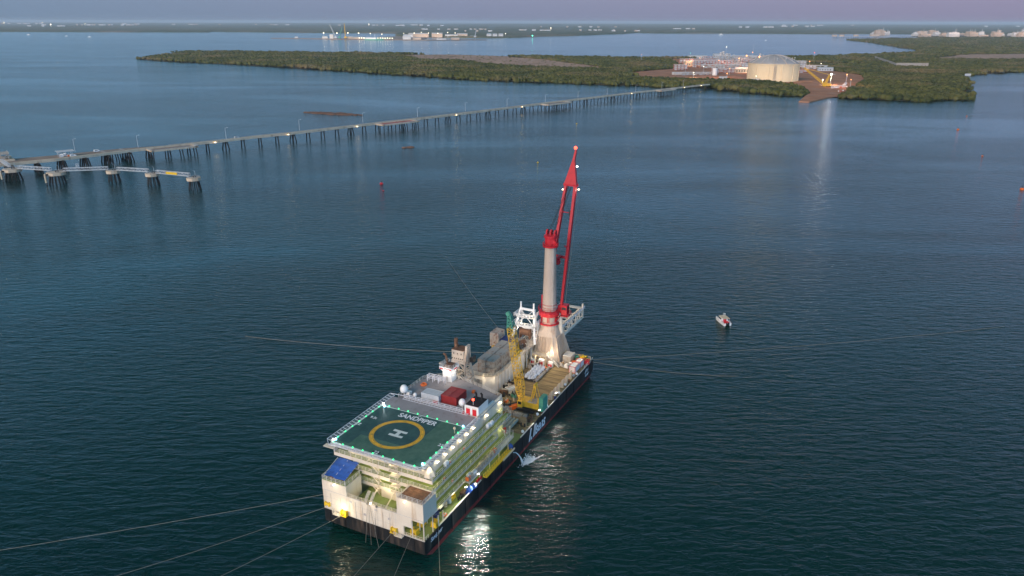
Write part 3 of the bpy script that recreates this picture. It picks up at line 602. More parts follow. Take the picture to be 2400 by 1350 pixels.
def van(x, y, z, rz, label, mat='white2'):
    t = thing('parked_vehicle', label, 'vehicle', (x, y, z), rz); m = MB(); m.loft([[(-2.6,-1,.5),(2.6,-1,.5),(2.6,1,.5),(-2.6,1,.5)],[(-2.6,-1,1.3),(2.6,-1,1.3),(2.6,1,1.3),(-2.6,1,1.3)],[(-2.4,-.9,2.4),(1.1,-.9,2.4),(1.1,.9,2.4),(-2.4,.9,2.4)]]); m.build('body', M[mat], t)
    for s_ in (-1.0, 1.0): m = MB(); m.cbox((-.6, s_*.97, 1.85), (2.6,.12,.6)); m.build('window', M['glass'], t)
    for a in (-1.7, 1.7):
        for s_ in (-1, 1): MB().tube((a,s_-.12,.4), (a,s_+.12,.4), .4, n=10).build('wheel', M['rubber'], t)
van(-405, 728, deck_z, .75, 'white box van parked alone on the wide part of the jetty'); van(-413, 701, deck_z, .72, 'white utility vehicle parked beside the curved-roof shelter'); van(-300, 818, deck_z, .82, 'small pale pickup on the narrow jetty roadway beside a lamp post', 'galv')
# mooring dolphins
def dolphin(x, y, r, label, fender=False, big=False, zt=9.8):
    t = thing('mooring_dolphin', label, 'mooring dolphin', (x, y, 0), .6, 'concrete mooring dolphins'); n = 8; oc = lambda rr, z: [(rr*cos(2*pi*(i+.5)/n)*1.15, rr*sin(2*pi*(i+.5)/n), z) for i in range(n)]
    MB().loft([oc(r*.92, zt-2.6), oc(r, zt-2.3), oc(r, zt)]).build('concrete_cap', M['conc'], t)
    for i in range(9 if not big else 14):
        a = 2*pi*i/(9 if not big else 14); MB().tube((r*.62*cos(a)*1.15, r*.62*sin(a), zt-2.6), (r*.95*cos(a)*1.15, r*.95*sin(a), -4), .42, n=8).build('pile', M['pile'], t)
    m = MB(); m.rail([(r*.85*cos(i*pi/4)*1.1, r*.85*sin(i*pi/4)) for i in range(9)], zt, 1.1, 2, 2.5, .06); m.build('railing', M['galv'], t)
    m = MB(); m.lathe((0,0,zt), [(.5,0),(.5,.9),(.9,1),(.9,1.3)], 10); m.lathe((1.8,.5,zt), [(.4,0),(.4,.8),(.7,.9),(.7,1.1)], 10); m.build('bollard', M['dark'], t)
    m = MB(); m.tube((r*.4,r*.5,zt), (r*.4,r*.5,zt+4.6), .1); m.tube((r*.4,r*.5,zt+4.6), (r*.4-1,r*.5,zt+5), .07); m.build('lamp_pole', M['galv'], t)
    if fender:
        m = MB(); T = Matrix.Translation((-r*1.25, -r*.55, 1.8+zt/2-.4)) @ Matrix.Rotation(R(-12), 4, 'Z'); m.box(-.5, .5, -1.8, 1.8, -3.9, 3.2, T); m.build('fender_panel', M['tank'], t)
        m = MB(); m.bar((-r*1.1,-r*.55,zt-1), (-r*.5,-r*.3,zt-1), 1.2); m.tube((-r*1.25,-r*.5,-4), (-r*1.2,-r*.5,2), .5); m.build('fender_arm', M['dark'], t)
dolphin(-260, 602, 5, 'octagonal concrete mooring dolphin at the free end of the walkway'); dolphin(-302, 620, 5, 'concrete mooring dolphin next to the end one, joined by walkways on both sides')
dolphin(-341, 632, 5, 'middle concrete mooring dolphin between the first and the long walkway'); dolphin(-385, 624, 6.8, 'large breasting dolphin with a pale upright fender panel', True, True)
dolphin(-431, 638, 6.8, 'large breasting dolphin with fender panel nearest the loading platform', True, True)
t = thing('loading_platform', 'concrete loading platform with brown steel frames where the jetty begins', 'platform', (-482, 672, 0), .7)
MB().cbox((0,0,9.6), (52,26,2.4)).build('deck', M['conc'], t)
for i in range(12): MB().tube((18-7*(i//3), -9+9*(i%3), 7), (20-7*(i//3), -11+11*(i%3), -4), .6, n=8).build('pile', M['pile'], t)
m = MB()
for a in (14, 22):
    for b in (-8, 6): m.bar((a,b,8.6), (a,b,15.5), .6)
m.bar((14,-8,8.6), (22,-8,15.5), .5); m.bar((22,-8,8.6), (14,-8,15.5), .5); m.cbox((18,-1,15.6), (10,16,.5)); m.cbox((18,-1,12), (9,15,.4)); m.rail([(13,-9),(23,-9),(23,7)], 15.8, 1.2, 2, 3, .08); m.build('steel_frame', M['stain'], t)
m = MB(); m.cbox((16,-3,10.3), (7,9,3.2)); m.tube((17,2,8), (17,2,19), .5); m.build('loading_arm', M['stain'], t); lamp((-470, 660, 14), 400, WARM, .5)
wk = [((-455,662,11.6),(-436,643,10.4)),((-424,636,10.4),(-391,627,10.4)),((-379,625,10.4),(-345,632,10.4)),((-336,630,10.4),(-306,622,10.4)),((-297,617,10.4),(-264,604,10.4))]
for i, (a, b) in enumerate(wk):
    t = thing('access_walkway', ['short galvanised truss walkway from loading platform down to first dolphin','galvanised truss walkway between the two big fendered dolphins','long galvanised truss walkway rising to the middle dolphin','galvanised truss walkway leaving the middle dolphin toward the free end','last truss walkway with a yellow banner panel on its side'][i], 'walkway', (0,0,0), 0, 'truss walkways between dolphins')
    a = Vector(a)+Vector((0,0,1.3)); b = Vector(b)+Vector((0,0,1.3)); m = MB(); m.lattice(a, b, 2, 2, 2.4, 2.4, max(4, int((b-a).length/3)), .17, br=.11); m.build('truss', M['galv'], t)
    m = MB(); m.bar(a-Vector((0,0,1.1)), b-Vector((0,0,1.1)), 1.6, .15); m.build('floor', M['town'], t)
    if i == 4:
        m = MB(); d = (b-a).normalized(); n_ = Vector((d.y,-d.x,0)); c = a.lerp(b, .5)+n_*1.2; m.bar(c-d*6, c+d*6, .08, 1.9); m.build('banner', M['yel2'], t)
    if i == 2:
        m = MB(); c = a.lerp(b, .33); m.lattice(c+Vector((0,0,1)), c+Vector((0,0,4.5)), 1.8, 1.8, 1.8, 1.8, 2, .12, up=(1,0,0)); m.build('gate_frame', M['galv'], t)
# ------------------------------------------------------------------ far port, towns, industrial modules
def hut(nm, x, y, z, w, d, h, label, cat, group, mat, win=True):
    t = thing(nm, label, cat, (x, y, z), 0, group); MB().cbox((0,0,h/2), (w,d,h)).build('wall', M[mat], t)
    m = MB(); m.loft([[(-w/2,-d/2-.5,h),(-w/2,0,h+h*.25),(-w/2,d/2+.5,h)],[(w/2,-d/2-.5,h),(w/2,0,h+h*.25),(w/2,d/2+.5,h)]]); m.build('roof', M['galv'], t); return t
pb = [(-1257,6040,60,20,14,'mod'),(-1450,6075,40,20,14,'town'),(-1395,6060,30,14,26,'town'),(-1180,5960,90,20,12,'mod'),(-1100,5920,60,20,10,'town'),(-960,5850,40,20,10,'town'),(-780,5800,60,24,22,'town'),(-700,5760,60,18,12,'mod'),(-520,5740,70,20,8,'town'),(-420,5760,60,20,12,'mod'),(-800,6700,170,40,28,'mod'),(-640,6680,90,40,30,'mod'),(-520,6700,110,40,20,'town'),(-430,6720,90,40,26,'mod'),(-880,6640,80,30,20,'town'),(-200,6700,40,30,26,'town'),(-150,6700,40,30,26,'town'),(-100,6710,40,30,26,'town'),(-330,6660,60,30,12,'mod'),(-1700,6180,26,14,10,'town')]
for i, (x, y, w_, d_, h_, mt) in enumerate(pb): hut('port_shed', x, y, 4 if y < 6500 else 2, w_, d_, h_, '%s port building, %s along the far quay from its seaward tip' % ('sandy' if mt == 'mod' else 'pale', nth(sorted(pb).index(pb[i]))), 'port shed', 'buildings of the far port', mt)
t = thing('canopy_wharf', 'long lit wharf canopy with a row of lamps on the far quay', 'wharf canopy', (-1010, 5830, 4), -.27)
MB().cbox((0,0,9), (280,26,1.5)).build('roof', M['tgreen'], t); m = MB()
for i in range(15): m.bar((-138+i*19.7,-10,0), (-138+i*19.7,-10,9), 1.2)
m.build('column', M['town'], t)
for i in range(15): MB().sph((-133+i*19, -14, 9), 2.8, 6, 4).build('lamp', G['port'], t)
t = thing('moored_ship', 'small white ship lying at the lit far wharf', 'ship', (-1020, 5770, 0), -.27)
MB().prism([(-70,-9),(60,-9),(78,0),(60,9),(-70,9)], -1, 7).build('hull', M['tgreen'], t); MB().cbox((-20,0,12), (80,14,10)).build('superstructure', M['white2'], t); MB().tube((10,0,15), (10,0,42), .9).build('mast', M['white2'], t)
spot((-1020, 5600, 160), (-1010, 5840, 5), 1400000, (1, .9, .7), 80, 6); spot((-1400, 5850, 160), (-1400, 6080, 10), 900000, (1, .8, .5), 80, 6); spot((-700, 5550, 160), (-680, 5790, 5), 600000, (1, .85, .6), 80, 5); spot((-650, 6350, 260), (-620, 6700, 10), 3000000, (1, .72, .45), 90, 8)
for i, (x, y, h_, lean, mt) in enumerate(((-1360,6040,100,-40,'galv'),(-1330,6040,80,24,'tgreen'),(-1280,6020,110,-3,'yellow'),(-310,6500,70,12,'galv'))):
    t = thing('harbour_crane', ['grey crane with boom leaning out over the far quay','green crane in the middle of the three far quay cranes','yellow crane with near upright boom on the far quay','lone thin crane at the landward end of the far port'][i], 'harbour crane', (x, y, 4), 0, 'cranes on the far quay'); MB().lattice((0,0,14), (lean,0,h_), 5, 2.5, 5, 2.5, 8, .9, up=(0,1,0)).build('boom', M[mt], t); MB().box(-9,9,-7,7,3,15).build('machine_house', M[mt], t); m = MB()
    for a in (-7,7): m.bar((a,0,0), (a,0,4), 3)
    m.build('undercarriage', M['dark'], t)
fl = [(-1470,6120,40),(-1362,6100,40),(-1275,6090,42),(-1190,6080,40),(-1100,6080,38),(-1010,6080,34),(-760,6560,40),(-700,6560,36),(-900,6500,34),(-820,6560,36),(-620,6520,34),(-540,6560,40),(-60,6720,30),(-480,6580,36)]
for i, (x, y, h_) in enumerate(fl):
    t = thing('port_light_mast', 'floodlight mast of the far port, %s of the row counted from the sea' % nth(sorted(fl).index(fl[i])), 'light mast', (x, y, 3), 0, 'light masts of the far port'); MB().tube((0,0,0), (0,0,h_), .9).build('pole', M['galv'], t); MB().sph((0,0,h_), 4.4 if i < 4 else 3, 8, 5, .7).build('lamp_head', G['port'], t)
# big gas plant far to the right: pale steel modules
r = random.Random(5); im = []
for i in range(34):
    y = 7350+r.random()*1100; x = 3700+i*52+r.random()*30
    if x/y > .74 and r.random() < .3: continue
    im.append((x, y))
for i, (x, y) in enumerate(im):
    w_ = 40+r.random()*60; h_ = 18+r.random()*40; mt = 'mod' if r.random() < .75 else 'town'
    t = thing('industrial_module', '%s stacked steel module of the distant gas plant, %s from the trestle side' % ('sandy' if mt == 'mod' else 'pale', nth(i)), 'industrial module', (x, y, 2), 0, 'modules of the distant gas plant')
    MB().box(-w_/2, w_/2, -25, 25, 0, h_*.5).build('lower_block', M[mt], t); m = MB()
    for k in range(4): a = -w_/2+w_*k/4; m.box(a+1, a+w_/4-1, -18, 18, h_*.5, h_*(.6+.4*r.random()))
    m.build('upper_block', M[mt], t); m = MB()
    for k in range(5): m.box(-w_/2+1, w_/2-1, -25.6, -24.9, h_*.1*k+1, h_*.1*k+2.2)
    m.build('gallery', M['dark'], t); m = MB(); m.tube((w_*.2,0,h_*.5), (w_*.2,0,h_*1.35), 1.6); m.build('stack', M['town'], t)
spot((4200, 7000, 300), (4300, 7800, 10), 6000000, (1, .65, .45), 120, 20); spot((5000, 7200, 300), (5000, 7900, 10), 5000000, (1, .65, .45), 120, 20)
t = thing('far_trestle', 'distant loading trestle reaching out from the far gas plant', 'jetty', (0,0,0)); a = Vector((2788,6810,10)); b = Vector((3900,7500,10)); m = MB(); m.bar(a, b, 14, 3); m.build('deck', M['town'], t); m = MB()
for i in range(40):
    p = a.lerp(b, i/39); m.bar((p.x,p.y,-2), (p.x,p.y,9), 3)
m.build('pile', M['dark'], t); m = MB()
for i in (0, 3, 9, 16, 18): p = a.lerp(b, i/39); m.cbox((p.x,p.y,20), (40,16,14))
m.build('topside', M['mod'], t)
# towns on the far shore
r = random.Random(9); tw = []
cl = [(-16800,26200,1100,6),(-15900,26300,400,5),(-9800,16600,500,5),(-11000,20300,1200,14),(-10300,20500,700,8),(-12000,25000,500,4),(-9500,23400,900,5),(-6600,22000,700,5),(-3700,21000,900,7),(-3000,22500,600,5),(-2300,20000,700,5),(-1100,11900,260,8),(-640,11950,260,7),(170,11000,160,5),(500,10600,160,5),(1200,11100,300,6),(1450,10300,200,5),(1500,17000,900,6),(2900,13400,200,8),(5200,17600,600,6),(7600,20500,900,5),(9860,25500,1200,8),(13900,22000,1500,4),(-350,9900,250,5)]
for cx_, cy_, sp, n in cl:
    for i in range(n): tw.append((cx_+(r.random()-.5)*2*sp, cy_+(r.random()-.5)*sp*.5, r.random()))
tw.sort()
for i, (x, y, q) in enumerate(tw):
    s = y/9000; t = thing('town_building', 'tiny pale building on the distant wooded shore, %s counted from the west end' % (nth(i) if i < 99 else 'number %d' % (i+1)) if i < 99 else 'tiny pale building on the distant shore near its east end, %s beyond the ninety-ninth' % nth(i-99), 'building', (x, y, 14+12*min(1, max(0, (y-12000)/14000))), 0, 'buildings of the distant towns')
    MB().box(-16*s*(.5+q), 16*s*(.5+q), -12, 12, -14, 7*s+3).build('wall', M['town' if q > .3 else 'mod'], t); MB().box(-17*s*(.5+q), 17*s*(.5+q), -13, 13, 7*s+3, 9*s+3).build('roof', M['town'], t)
for i, (x, y, s) in enumerate(((-9342,15969,9),(-16895,26242,14),(-15953,26804,13),(-11014,20344,8),(-3800,20900,10),(500,10300,4.5))):
    m = MB(); m.sph((0,0,40+s), s*1.1, 8, 5); m.tube((0,0,0), (0,0,40+s), s*.12); o = m.build('town_floodlight', G['port']); o.location = (x, y, 8); tag(o, 'bright floodlight glowing above the distant shore, %s in order from the west' % nth(sorted([-9342,-16895,-15953,-11014,-3800,500]).index(x)), 'floodlight', 'floodlights of the distant towns')

# small craft far off
for i, (x, y, s) in enumerate(((-4626,7513,16),(-3936,6933,12),(-3550,6592,15),(2216,8356,26),(1897,5874,8))):
    t = thing('distant_boat', ['white boat far off, nearest the frame edge of three at anchor','low grey boat between two others at anchor far off','sailing boat at anchor with a mast on the far blue water','white ferry in front of the far wooded shore','small pale craft on open water behind the island'][i], 'boat', (x, y, 0), .3, 'boats far off'); MB().prism([(-s,-s*.25),(s*.7,-s*.25),(s,0),(s*.7,s*.25),(-s,s*.25)], -.5, s*.22).build('hull', M['white2'], t); MB().cbox((-s*.1,0,s*.35), (s*.9,s*.35,s*.3)).build('cabin', M['white2'], t)
    MB().tube((0,0,s*.4), (0,0,s*(1.6 if i in (2,4) else .9)), s*.03).build('mast', M['white2'], t)
t = thing('channel_light', 'green flashing channel marker on the far side of the island', 'channel marker', (172, 6778, 0)); MB().tube((0,0,-2), (0,0,14), 1.2, .6).build('pile', M['tgreen'], t); MB().sph((0,0,16), 5, 8, 6).build('lamp', G['gl'], t)
t = thing('channel_marker', 'thin pale channel marker pole seen above the far edge of the island', 'channel marker', (1142, 3702, 0)); MB().tube((0,0,-2), (0,0,28), .5, .3).build('pole', M['galv'], t); MB().cbox((0,0,28), (2,2,2)).build('topmark', M['galv'], t)
# buoys
def buoy(x, y, r, mt, label, lampm=None):
    t = thing('buoy', label, 'buoy', (x, y, 0), 0, 'mooring buoys on open water'); m = MB(); m.lathe((0,0,-r*.4), [(r*.7,0),(r,r*.3),(r,r*.9),(r*.75,r*1.2)], 14); m.build('float', M[mt], t)
    m = MB(); m.tube((0,0,r*.6), (0,0,r*1.7), r*.12); m.torus((0,0,r*1.75), r*.25, r*.08, 8, 5); m.build('lifting_eye', M['dark'], t)
    if lampm: MB().sph((0,0,r*2.1), r*.3, 6, 4).build('lamp', G[lampm], t)
buoy(-111,625,1.5,'red','large red mooring buoy on open water between ship and jetty'); buoy(-105,598,.7,'red','small red float just below the large red buoy')
buoy(574,972,1.5,'orange','orange buoy off the mangrove point on the open bay'); buoy(486,771,.9,'orange','small orange float in the open bay between two bigger buoys'); buoy(422,608,1.6,'orange','large orange buoy at the very edge of the view')
buoy(25,729,.8,'yel2','small yellow float above and beside the red crane tip'); buoy(671,1121,.8,'orange','tiny orange float in the bay nearest the mangroves'); buoy(87,1024,.9,'yel2','small yellow float near the jetty behind the crane tip')
# ------------------------------------------------------------------ pipelay barge
B = thing('pipelay_barge', 'moored black hulled barge with green helideck and lit stacked walkways', 'barge', SO, SA)
LX = 121.0; WY = 32.0; DK = 6.0
def sub(mb, name, mat, parent=B, smooth=False): return mb.build(name, mat, parent, smooth)
# hull: raked ends, flat sides
def hullring(y, zt=None): pass
prof = [(0,DK),(0,2.0),(7,-2.5),(112,-2.5),(LX,1.5),(LX,DK)]
hb = sub(MB().loft([[(x,0,z) for x,z in prof],[(x,WY,z) for x,z in prof]]), 'hull', M['black'])
sub(MB().loft([[(x,y,z) for x,z in ((.75,1.5),(7,-2.4),(112,-2.4),(119,.8),(60,.8),(30,.95),(10,1.3))] for y in (-.03,0)]), 'boot_stripe', M['boot'])
sub(MB().loft([[(x,y,z) for x,z in ((.75,1.5),(7,-2.4),(112,-2.4),(119,.8),(60,.8),(30,.95),(10,1.3))] for y in (WY,WY+.03)]), 'boot_stripe', M['boot'])
for x in np.arange(6, 118, 7.3):
    sub(MB().box(x, x+.18, -.16, 0, .9, DK-.5), 'fender_bar', M['black'], hb)
for y in (3, 11, 17.5, 25, 30): sub(MB().box(-.16, 0, y, y+.18, 2.1, DK-.4), 'fender_bar', M['black'], hb)
# decks
def deckm():
    m = bpy.data.materials.new('plated_timber_deck'); m.use_nodes = True; nt = m.node_tree; N = nt.nodes; L = nt.links; b = N['Principled BSDF']; b.inputs['Roughness'].default_value = .8
    tc = N.new('ShaderNodeTexCoord'); sx = N.new('ShaderNodeSeparateXYZ'); L.new(tc.outputs['Object'], sx.inputs[0])
    mo = N.new('ShaderNodeMath'); mo.operation = 'PINGPONG'; mo.inputs[1].default_value = 1.6; nz = N.new('ShaderNodeTexNoise'); nz.inputs['Scale'].default_value = .25
    L.new(tc.outputs['Object'], nz.inputs['Vector']); ad = N.new('ShaderNodeMath'); ad.operation = 'MULTIPLY_ADD'; L.new(nz.outputs['Fac'], ad.inputs[0]); ad.inputs[1].default_value = .12; L.new(sx.outputs['X'], ad.inputs[2]); L.new(ad.outputs[0], mo.inputs[0])
    lt = N.new('ShaderNodeMath'); lt.operation = 'LESS_THAN'; lt.inputs[1].default_value = .13; L.new(mo.outputs[0], lt.inputs[0])
    n = N.new('ShaderNodeTexNoise'); n.inputs['Scale'].default_value = .6; n.inputs['Detail'].default_value = 8; mp = N.new('ShaderNodeMapping'); mp.inputs['Scale'].default_value = (2.2, .35, 1); L.new(tc.outputs['Object'], mp.inputs[0]); L.new(mp.outputs[0], n.inputs['Vector'])
    r = N.new('ShaderNodeValToRGB'); e = r.color_ramp.elements; e[0].position = .3; e[0].color = (.15,.105,.05,1); e[1].position = .72; e[1].color = (.36,.26,.13,1); L.new(n.outputs['Fac'], r.inputs['Fac'])
    x = N.new('ShaderNodeMix'); x.data_type = 'RGBA'; L.new(lt.outputs[0], x.inputs['Factor']); L.new(r.outputs['Color'], x.inputs['A']); x.inputs['B'].default_value = (.05,.04,.025,1); L.new(x.outputs['Result'], b.inputs['Base Color']); return m
sub(MB().box(.3, 58, .25, WY-.25, DK, DK+.02), 'aft_deck', M['green'])
sub(MB().box(58, LX-.3, .25, WY-.25, DK, DK+.02), 'cargo_deck', deckm())
sub(MB().tube((7,.1,DK+.22), (30,.1,DK+.22), .22), 'deck_edge_pipe', M['white']); sub(MB().tube((56,.1,DK+.22), (66,.1,DK+.22), .2), 'deck_edge_pipe', M['white'])
sub(MB().tube((72,.1,DK+.2), (118,.1,DK+.2), .14), 'deck_edge_pipe', M['rail']); sub(MB().box(0, .25, .0, WY, DK, DK+.18), 'deck_edge_pipe', M['rail'])
# stern housing: white wall, two towers, open mooring corner
SW = sub(MB().box(0, .4, 6.2, WY, DK, 12).box(0, .4, 3.7, 6.2, 8.9, 12).box(0, .4, 0, 3.7, 11.4, 12), 'stern_wall', M['white'])
sub(MB().box(-.03, .02, 8, WY, 12, 12.12).box(-.03, .02, 0, 8, 12, 12.1), 'seam', M['wgrey'], SW)
sub(MB().box(0, 6.4, 24.2, WY, 12.05, 15.0), 'port_tower', M['white'])
PT = sub(MB().box(0, 6.4, 24, 24.2, DK, 15.0).box(0, 6.4, WY-.2, WY, DK, 12.05), 'tower_side_wall', M['white'])
sub(MB().box(.15, 9.9, 24.3, WY-.1, 15.0, 15.25), 'tower_deck', M['green'])
ST = sub(MB().box(0, 6.2, 0, .3, 11.5, 17).box(0, .3, .3, 8, 12.1, 17).box(.3, 6.2, 7.7, 8, DK, 17).box(5.9, 6.2, .3, 7.7, 11.5, 17), 'starboard_tower', M['white'])
sub(MB().box(.3, 6.2, .3, 7.7, 16.6, 16.8), 'tower_deck', M['brown']); sub(MB().box(.3, 5.9, .3, 7.7, 11.6, 11.7), 'tower_soffit', M['white'])
for a, b in ((.25,.25),(.25,3.7),(4.5,.3),(7.2,.3),(9.5,.3),(3.5,3.6),(6.8,3.5)): sub(MB().tube((a,b,DK), (a,b,11.7 if a < 7 else 9.2), .16), 'support_column', M['white'])
sub(MB().rail([(.1,24.3),(.1,31.9)], 15.05, 1.3, 3, 1.6, .05).rail([(.1,24.2),(6.2,24.2)], 15.05, 1.3, 3, 1.6, .05).rail([(.1,31.9),(9,31.9)], 15.05, 1.3, 3, 1.6, .05), 'railing', M['rail'], PT)
sub(MB().rail([(6.2,.1),(.1,.1),(.1,7.9)], 17, 1.2, 3, 1.5, .05), 'railing', M['rail'], ST)
sub(MB().rail([(.1,.1),(.1,8.2)], DK, 1.0, 2, 1.4, .05).rail([(.1,.1),(2,.1)], DK, 1, 2, 1, .05), 'railing', M['white'])
sub(MB().rail([(.1,8.2),(.1,24)], 12, 1.1, 3, 1.6, .045), 'railing', M['white'], SW)
sub(MB().box(.4, 10.4, 8, 24, 9.0, 9.15), 'well_deck', M['green'])
# pipes, vents and rust runs on the plain white plating
r = random.Random(21)
for y in (26.2,29.4,21.3,19.1,12.6,10.4): sub(MB().tube((-.07,y,DK+.3), (-.07,y,DK+4.6+r.random()), .06), 'vent_pipe', M['white'], SW)
for y, z in ((22.5,10.4),(14.3,10.6),(28.4,13.6),(18.0,8.0),(10.2,9.2)): sub(MB().box(-.06, 0, y, y+.8, z, z+.6), 'vent_grille', M['wgrey'], SW)
for y in (8.6, 15.2, 23.2, 30.9): sub(MB().box(-.02, 0, y, y+.05, DK+.1, 12), 'plate_seam', M['wgrey'], SW)
for z in (8.0, 10.0): sub(MB().box(-.02, 0, 8.2, WY, z, z+.04), 'plate_seam', M['wgrey'], SW)
# tarpaulin roof over the port tower
def tarp():
    vs = []; n = 12; k = 9; r = random.Random(3)
    for i in range(n+1):
        for j in range(k+1):
            x = .9+i/n*6.2; y = 25+j/k*7.2; z = 15.9+1.9*(i/n)+.35*sin(j*1.4)*.4+.16*r.random()-(.55 if j == k else 0)+(.12*sin(i*2.1))
            vs.append((x+.15*r.random(), y, z))
    fs = [(i*(k+1)+j, (i+1)*(k+1)+j, (i+1)*(k+1)+j+1, i*(k+1)+j+1) for i in range(n) for j in range(k)]
    m = MB(); m.add(vs, fs); m.add([(x, y, z-.08) for x, y, z in vs], [f[::-1] for f in fs])
    for j in range(k+1): pass
    return m
t = thing('tarpaulin_shelter', 'sagging blue tarpaulin roof stretched over the port stern tower', 'tarpaulin', SO, SA)
tarp().build('blue_sheet', M['blue'], t, True); m = MB()
for a, b in ((1,25.1),(1,28.6),(1,32),(7,25.1),(7,32)): m.tube((a,b,15.2), (a,b,16 if a < 2 else 17.7), .07)
for b in (25.1,28.6,32): m.tube((1,b,15.95), (7,b,17.75), .06)
m.build('pole_frame', M['rail'], t)
m = MB(); r = random.Random(8)
for i in range(12): m.cbox((1.2+r.random()*4.5, 25.5+r.random()*6, 15.5), (.4+r.random()*1.1, .4+r.random()*.9, .4+r.random()*.7), r.random())
tag(m.build('stowed_gear', [M['brown']]), None); o = bpy.data.objects['stowed_gear']; o.parent = t
# accommodation block
AX0, AX1, AY0, AY1 = 10.2, 51.0, 3.8, 29.5
AC = sub(MB().box(9.2, 50.6, AY0-.15, 30, 18.8, 22.0), 'accommodation_block', M['white'])
sub(MB().box(AX0, AX1, AY0, AY1, DK, 18.6), 'lower_block', M['pgreen'], AC)
lv = [(9.2, 'E4'), (12.4, 'E3'), (15.6, 'E2'), (18.8, 'E1')]
xr = {'E4': (6.4, 51.5), 'E3': (6.4, 44), 'E2': (7.6, 53), 'E1': (7.6, 47)}
for z, k in lv:
    x0, x1 = xr[k]; y0 = 1.95
    W_ = sub(MB().box(x0, x1, y0, AY0+.2, z-.22, z-.02), 'side_walkway', M['wgrey'], AC)
    sub(MB().box(x0, x1, y0-.12, y0, z-.38, z+.14), 'side_walkway', M['wgrey'], AC)
    sub(MB().box(x0+.02, x1-.02, y0+.02, AY0+.0 if k != 'E1' else AY0-.15, z-.02, z+.01), 'green_floor', M['green'], AC)
    sub(MB().rail([(x0+(2 if z < 13 else .05),y0+.03),(x1,y0+.03),(x1,AY0)], z, 1.15, 2, 2.45, .045), 'railing', M['rail'], AC)
# stern tiers with cream bulwarks
for z, ya, yb, nm in ((12.4,8.0,26.6,0),(15.6,1.95,27.0,1),(18.8,1.95,33.6,2)):
    x0 = 7.6
    sub(MB().box(x0, AX0+.2, ya, min(yb, 33), z-.2, z-.02), 'stern_walkway', M['white'], AC)
    sub(MB().box(x0-.14, x0, ya-.1, yb, z-.95, z+.1), 'stern_fascia', M['white'], AC)
    sub(MB().box(x0, AX0, ya+.02, yb-.1, z-.02, z+.012), 'green_floor', M['green'], AC)
    sub(MB().rail([(x0-.05,ya+.05),(x0-.05,yb)], z+.08, 1.15, 3, 1.9, .045), 'railing', M['rail'], AC)
sub(MB().box(9.2, 50.6, 30, 33, 18.5, 18.8), 'port_walkway', M['wgrey'], AC); sub(MB().rail([(7.6,33.5),(50,33.2)], 18.85, 1.1, 3, 2.4, .045), 'railing', M['rail'], AC)
# windows and doors
for z in (6.02, 9.2, 12.4, 15.6):
    for x in np.arange(13, 50, 4.2):
        sub(MB().box(x, x+.9, AY0-.04, AY0, z+1.2, z+2.0), 'window', M['glass'], AC)
    for x in (15.2, 31.5, 46): sub(MB().box(x, x+.9, AY0-.06, AY0, z+.1, z+2.1), 'door', M['wgrey'], AC)
for z in (9.2, 12.4, 15.6, 18.8):
    for y in (10.5, 14, 20.5, 24): sub(MB().box((AX0 if z < 18 else 9.2)-.04, AX0 if z < 18 else 9.2, y, y+.9, z+1.2, z+2.0), 'window', M['glass'], AC)
    sub(MB().box((AX0 if z < 18 else 9.2)-.06, AX0 if z < 18 else 9.2, 17.2, 18.1, z+.1, z+2.1), 'door', M['wgrey'], AC)
# stern stairs (zigzag) and canopies
for z in (9.15, 12.4, 15.6):
    m = MB(); ys = 22.6
    for s_ in (0, 1.0):
        m.bar((8.0+s_,ys,z+3.2), (8.0+s_,ys-3.4,z), .14, .3); m.bar((8.0+s_,ys,z+4.2), (8.0+s_,ys-3.4,z+1.0), .07)
    for q in range(11): m.cbox((8.5, ys-3.4*q/11, z+3.2-3.2*q/11), (1.0,.3,.06))
    sub(m, 'staircase', M['white'], AC)
for z in (12.4, 15.6, 18.8):
    m = MB(); m.box(6.6, 8.2, 12.0, 14.9, z+1.6, z+1.72)
    for a, b in ((6.7,12.1),(6.7,14.8)): m.tube((a,b,z+.1), (a,b,z+1.6), .06)
    m.box(6.5, 7.6, 11.9, 15, z-.1, z); sub(m, 'canopy', M['white'], AC)
for y in (12.4, 17.6): sub(MB().bar((.6,y,11.2), (7.4,y+1.3,12.3), .25), 'support_brace', M['white'])
for i in range(2): sub(MB().lattice((.3,16.6+i*1.6,12.1), (2.3,16.6+i*1.6,14.2), .5, .5, .5, .5, 3, .07), 'rope_davit', M['white'])
# white workshop in the well with a floodlit wall, platform to the starboard tower
t = sub(MB().box(7.5, 10.2, 13.3, 18.4, 9.15, 11.6), 'workshop', M['white'])
sub(MB().box(3.8, 7.6, 8.1, 9.6, 14.0, 14.2).rail([(3.8,8.1),(7.6,8.1)], 14.2, 1, 2, 1.5, .05), 'bridge_platform', M['wgrey'])
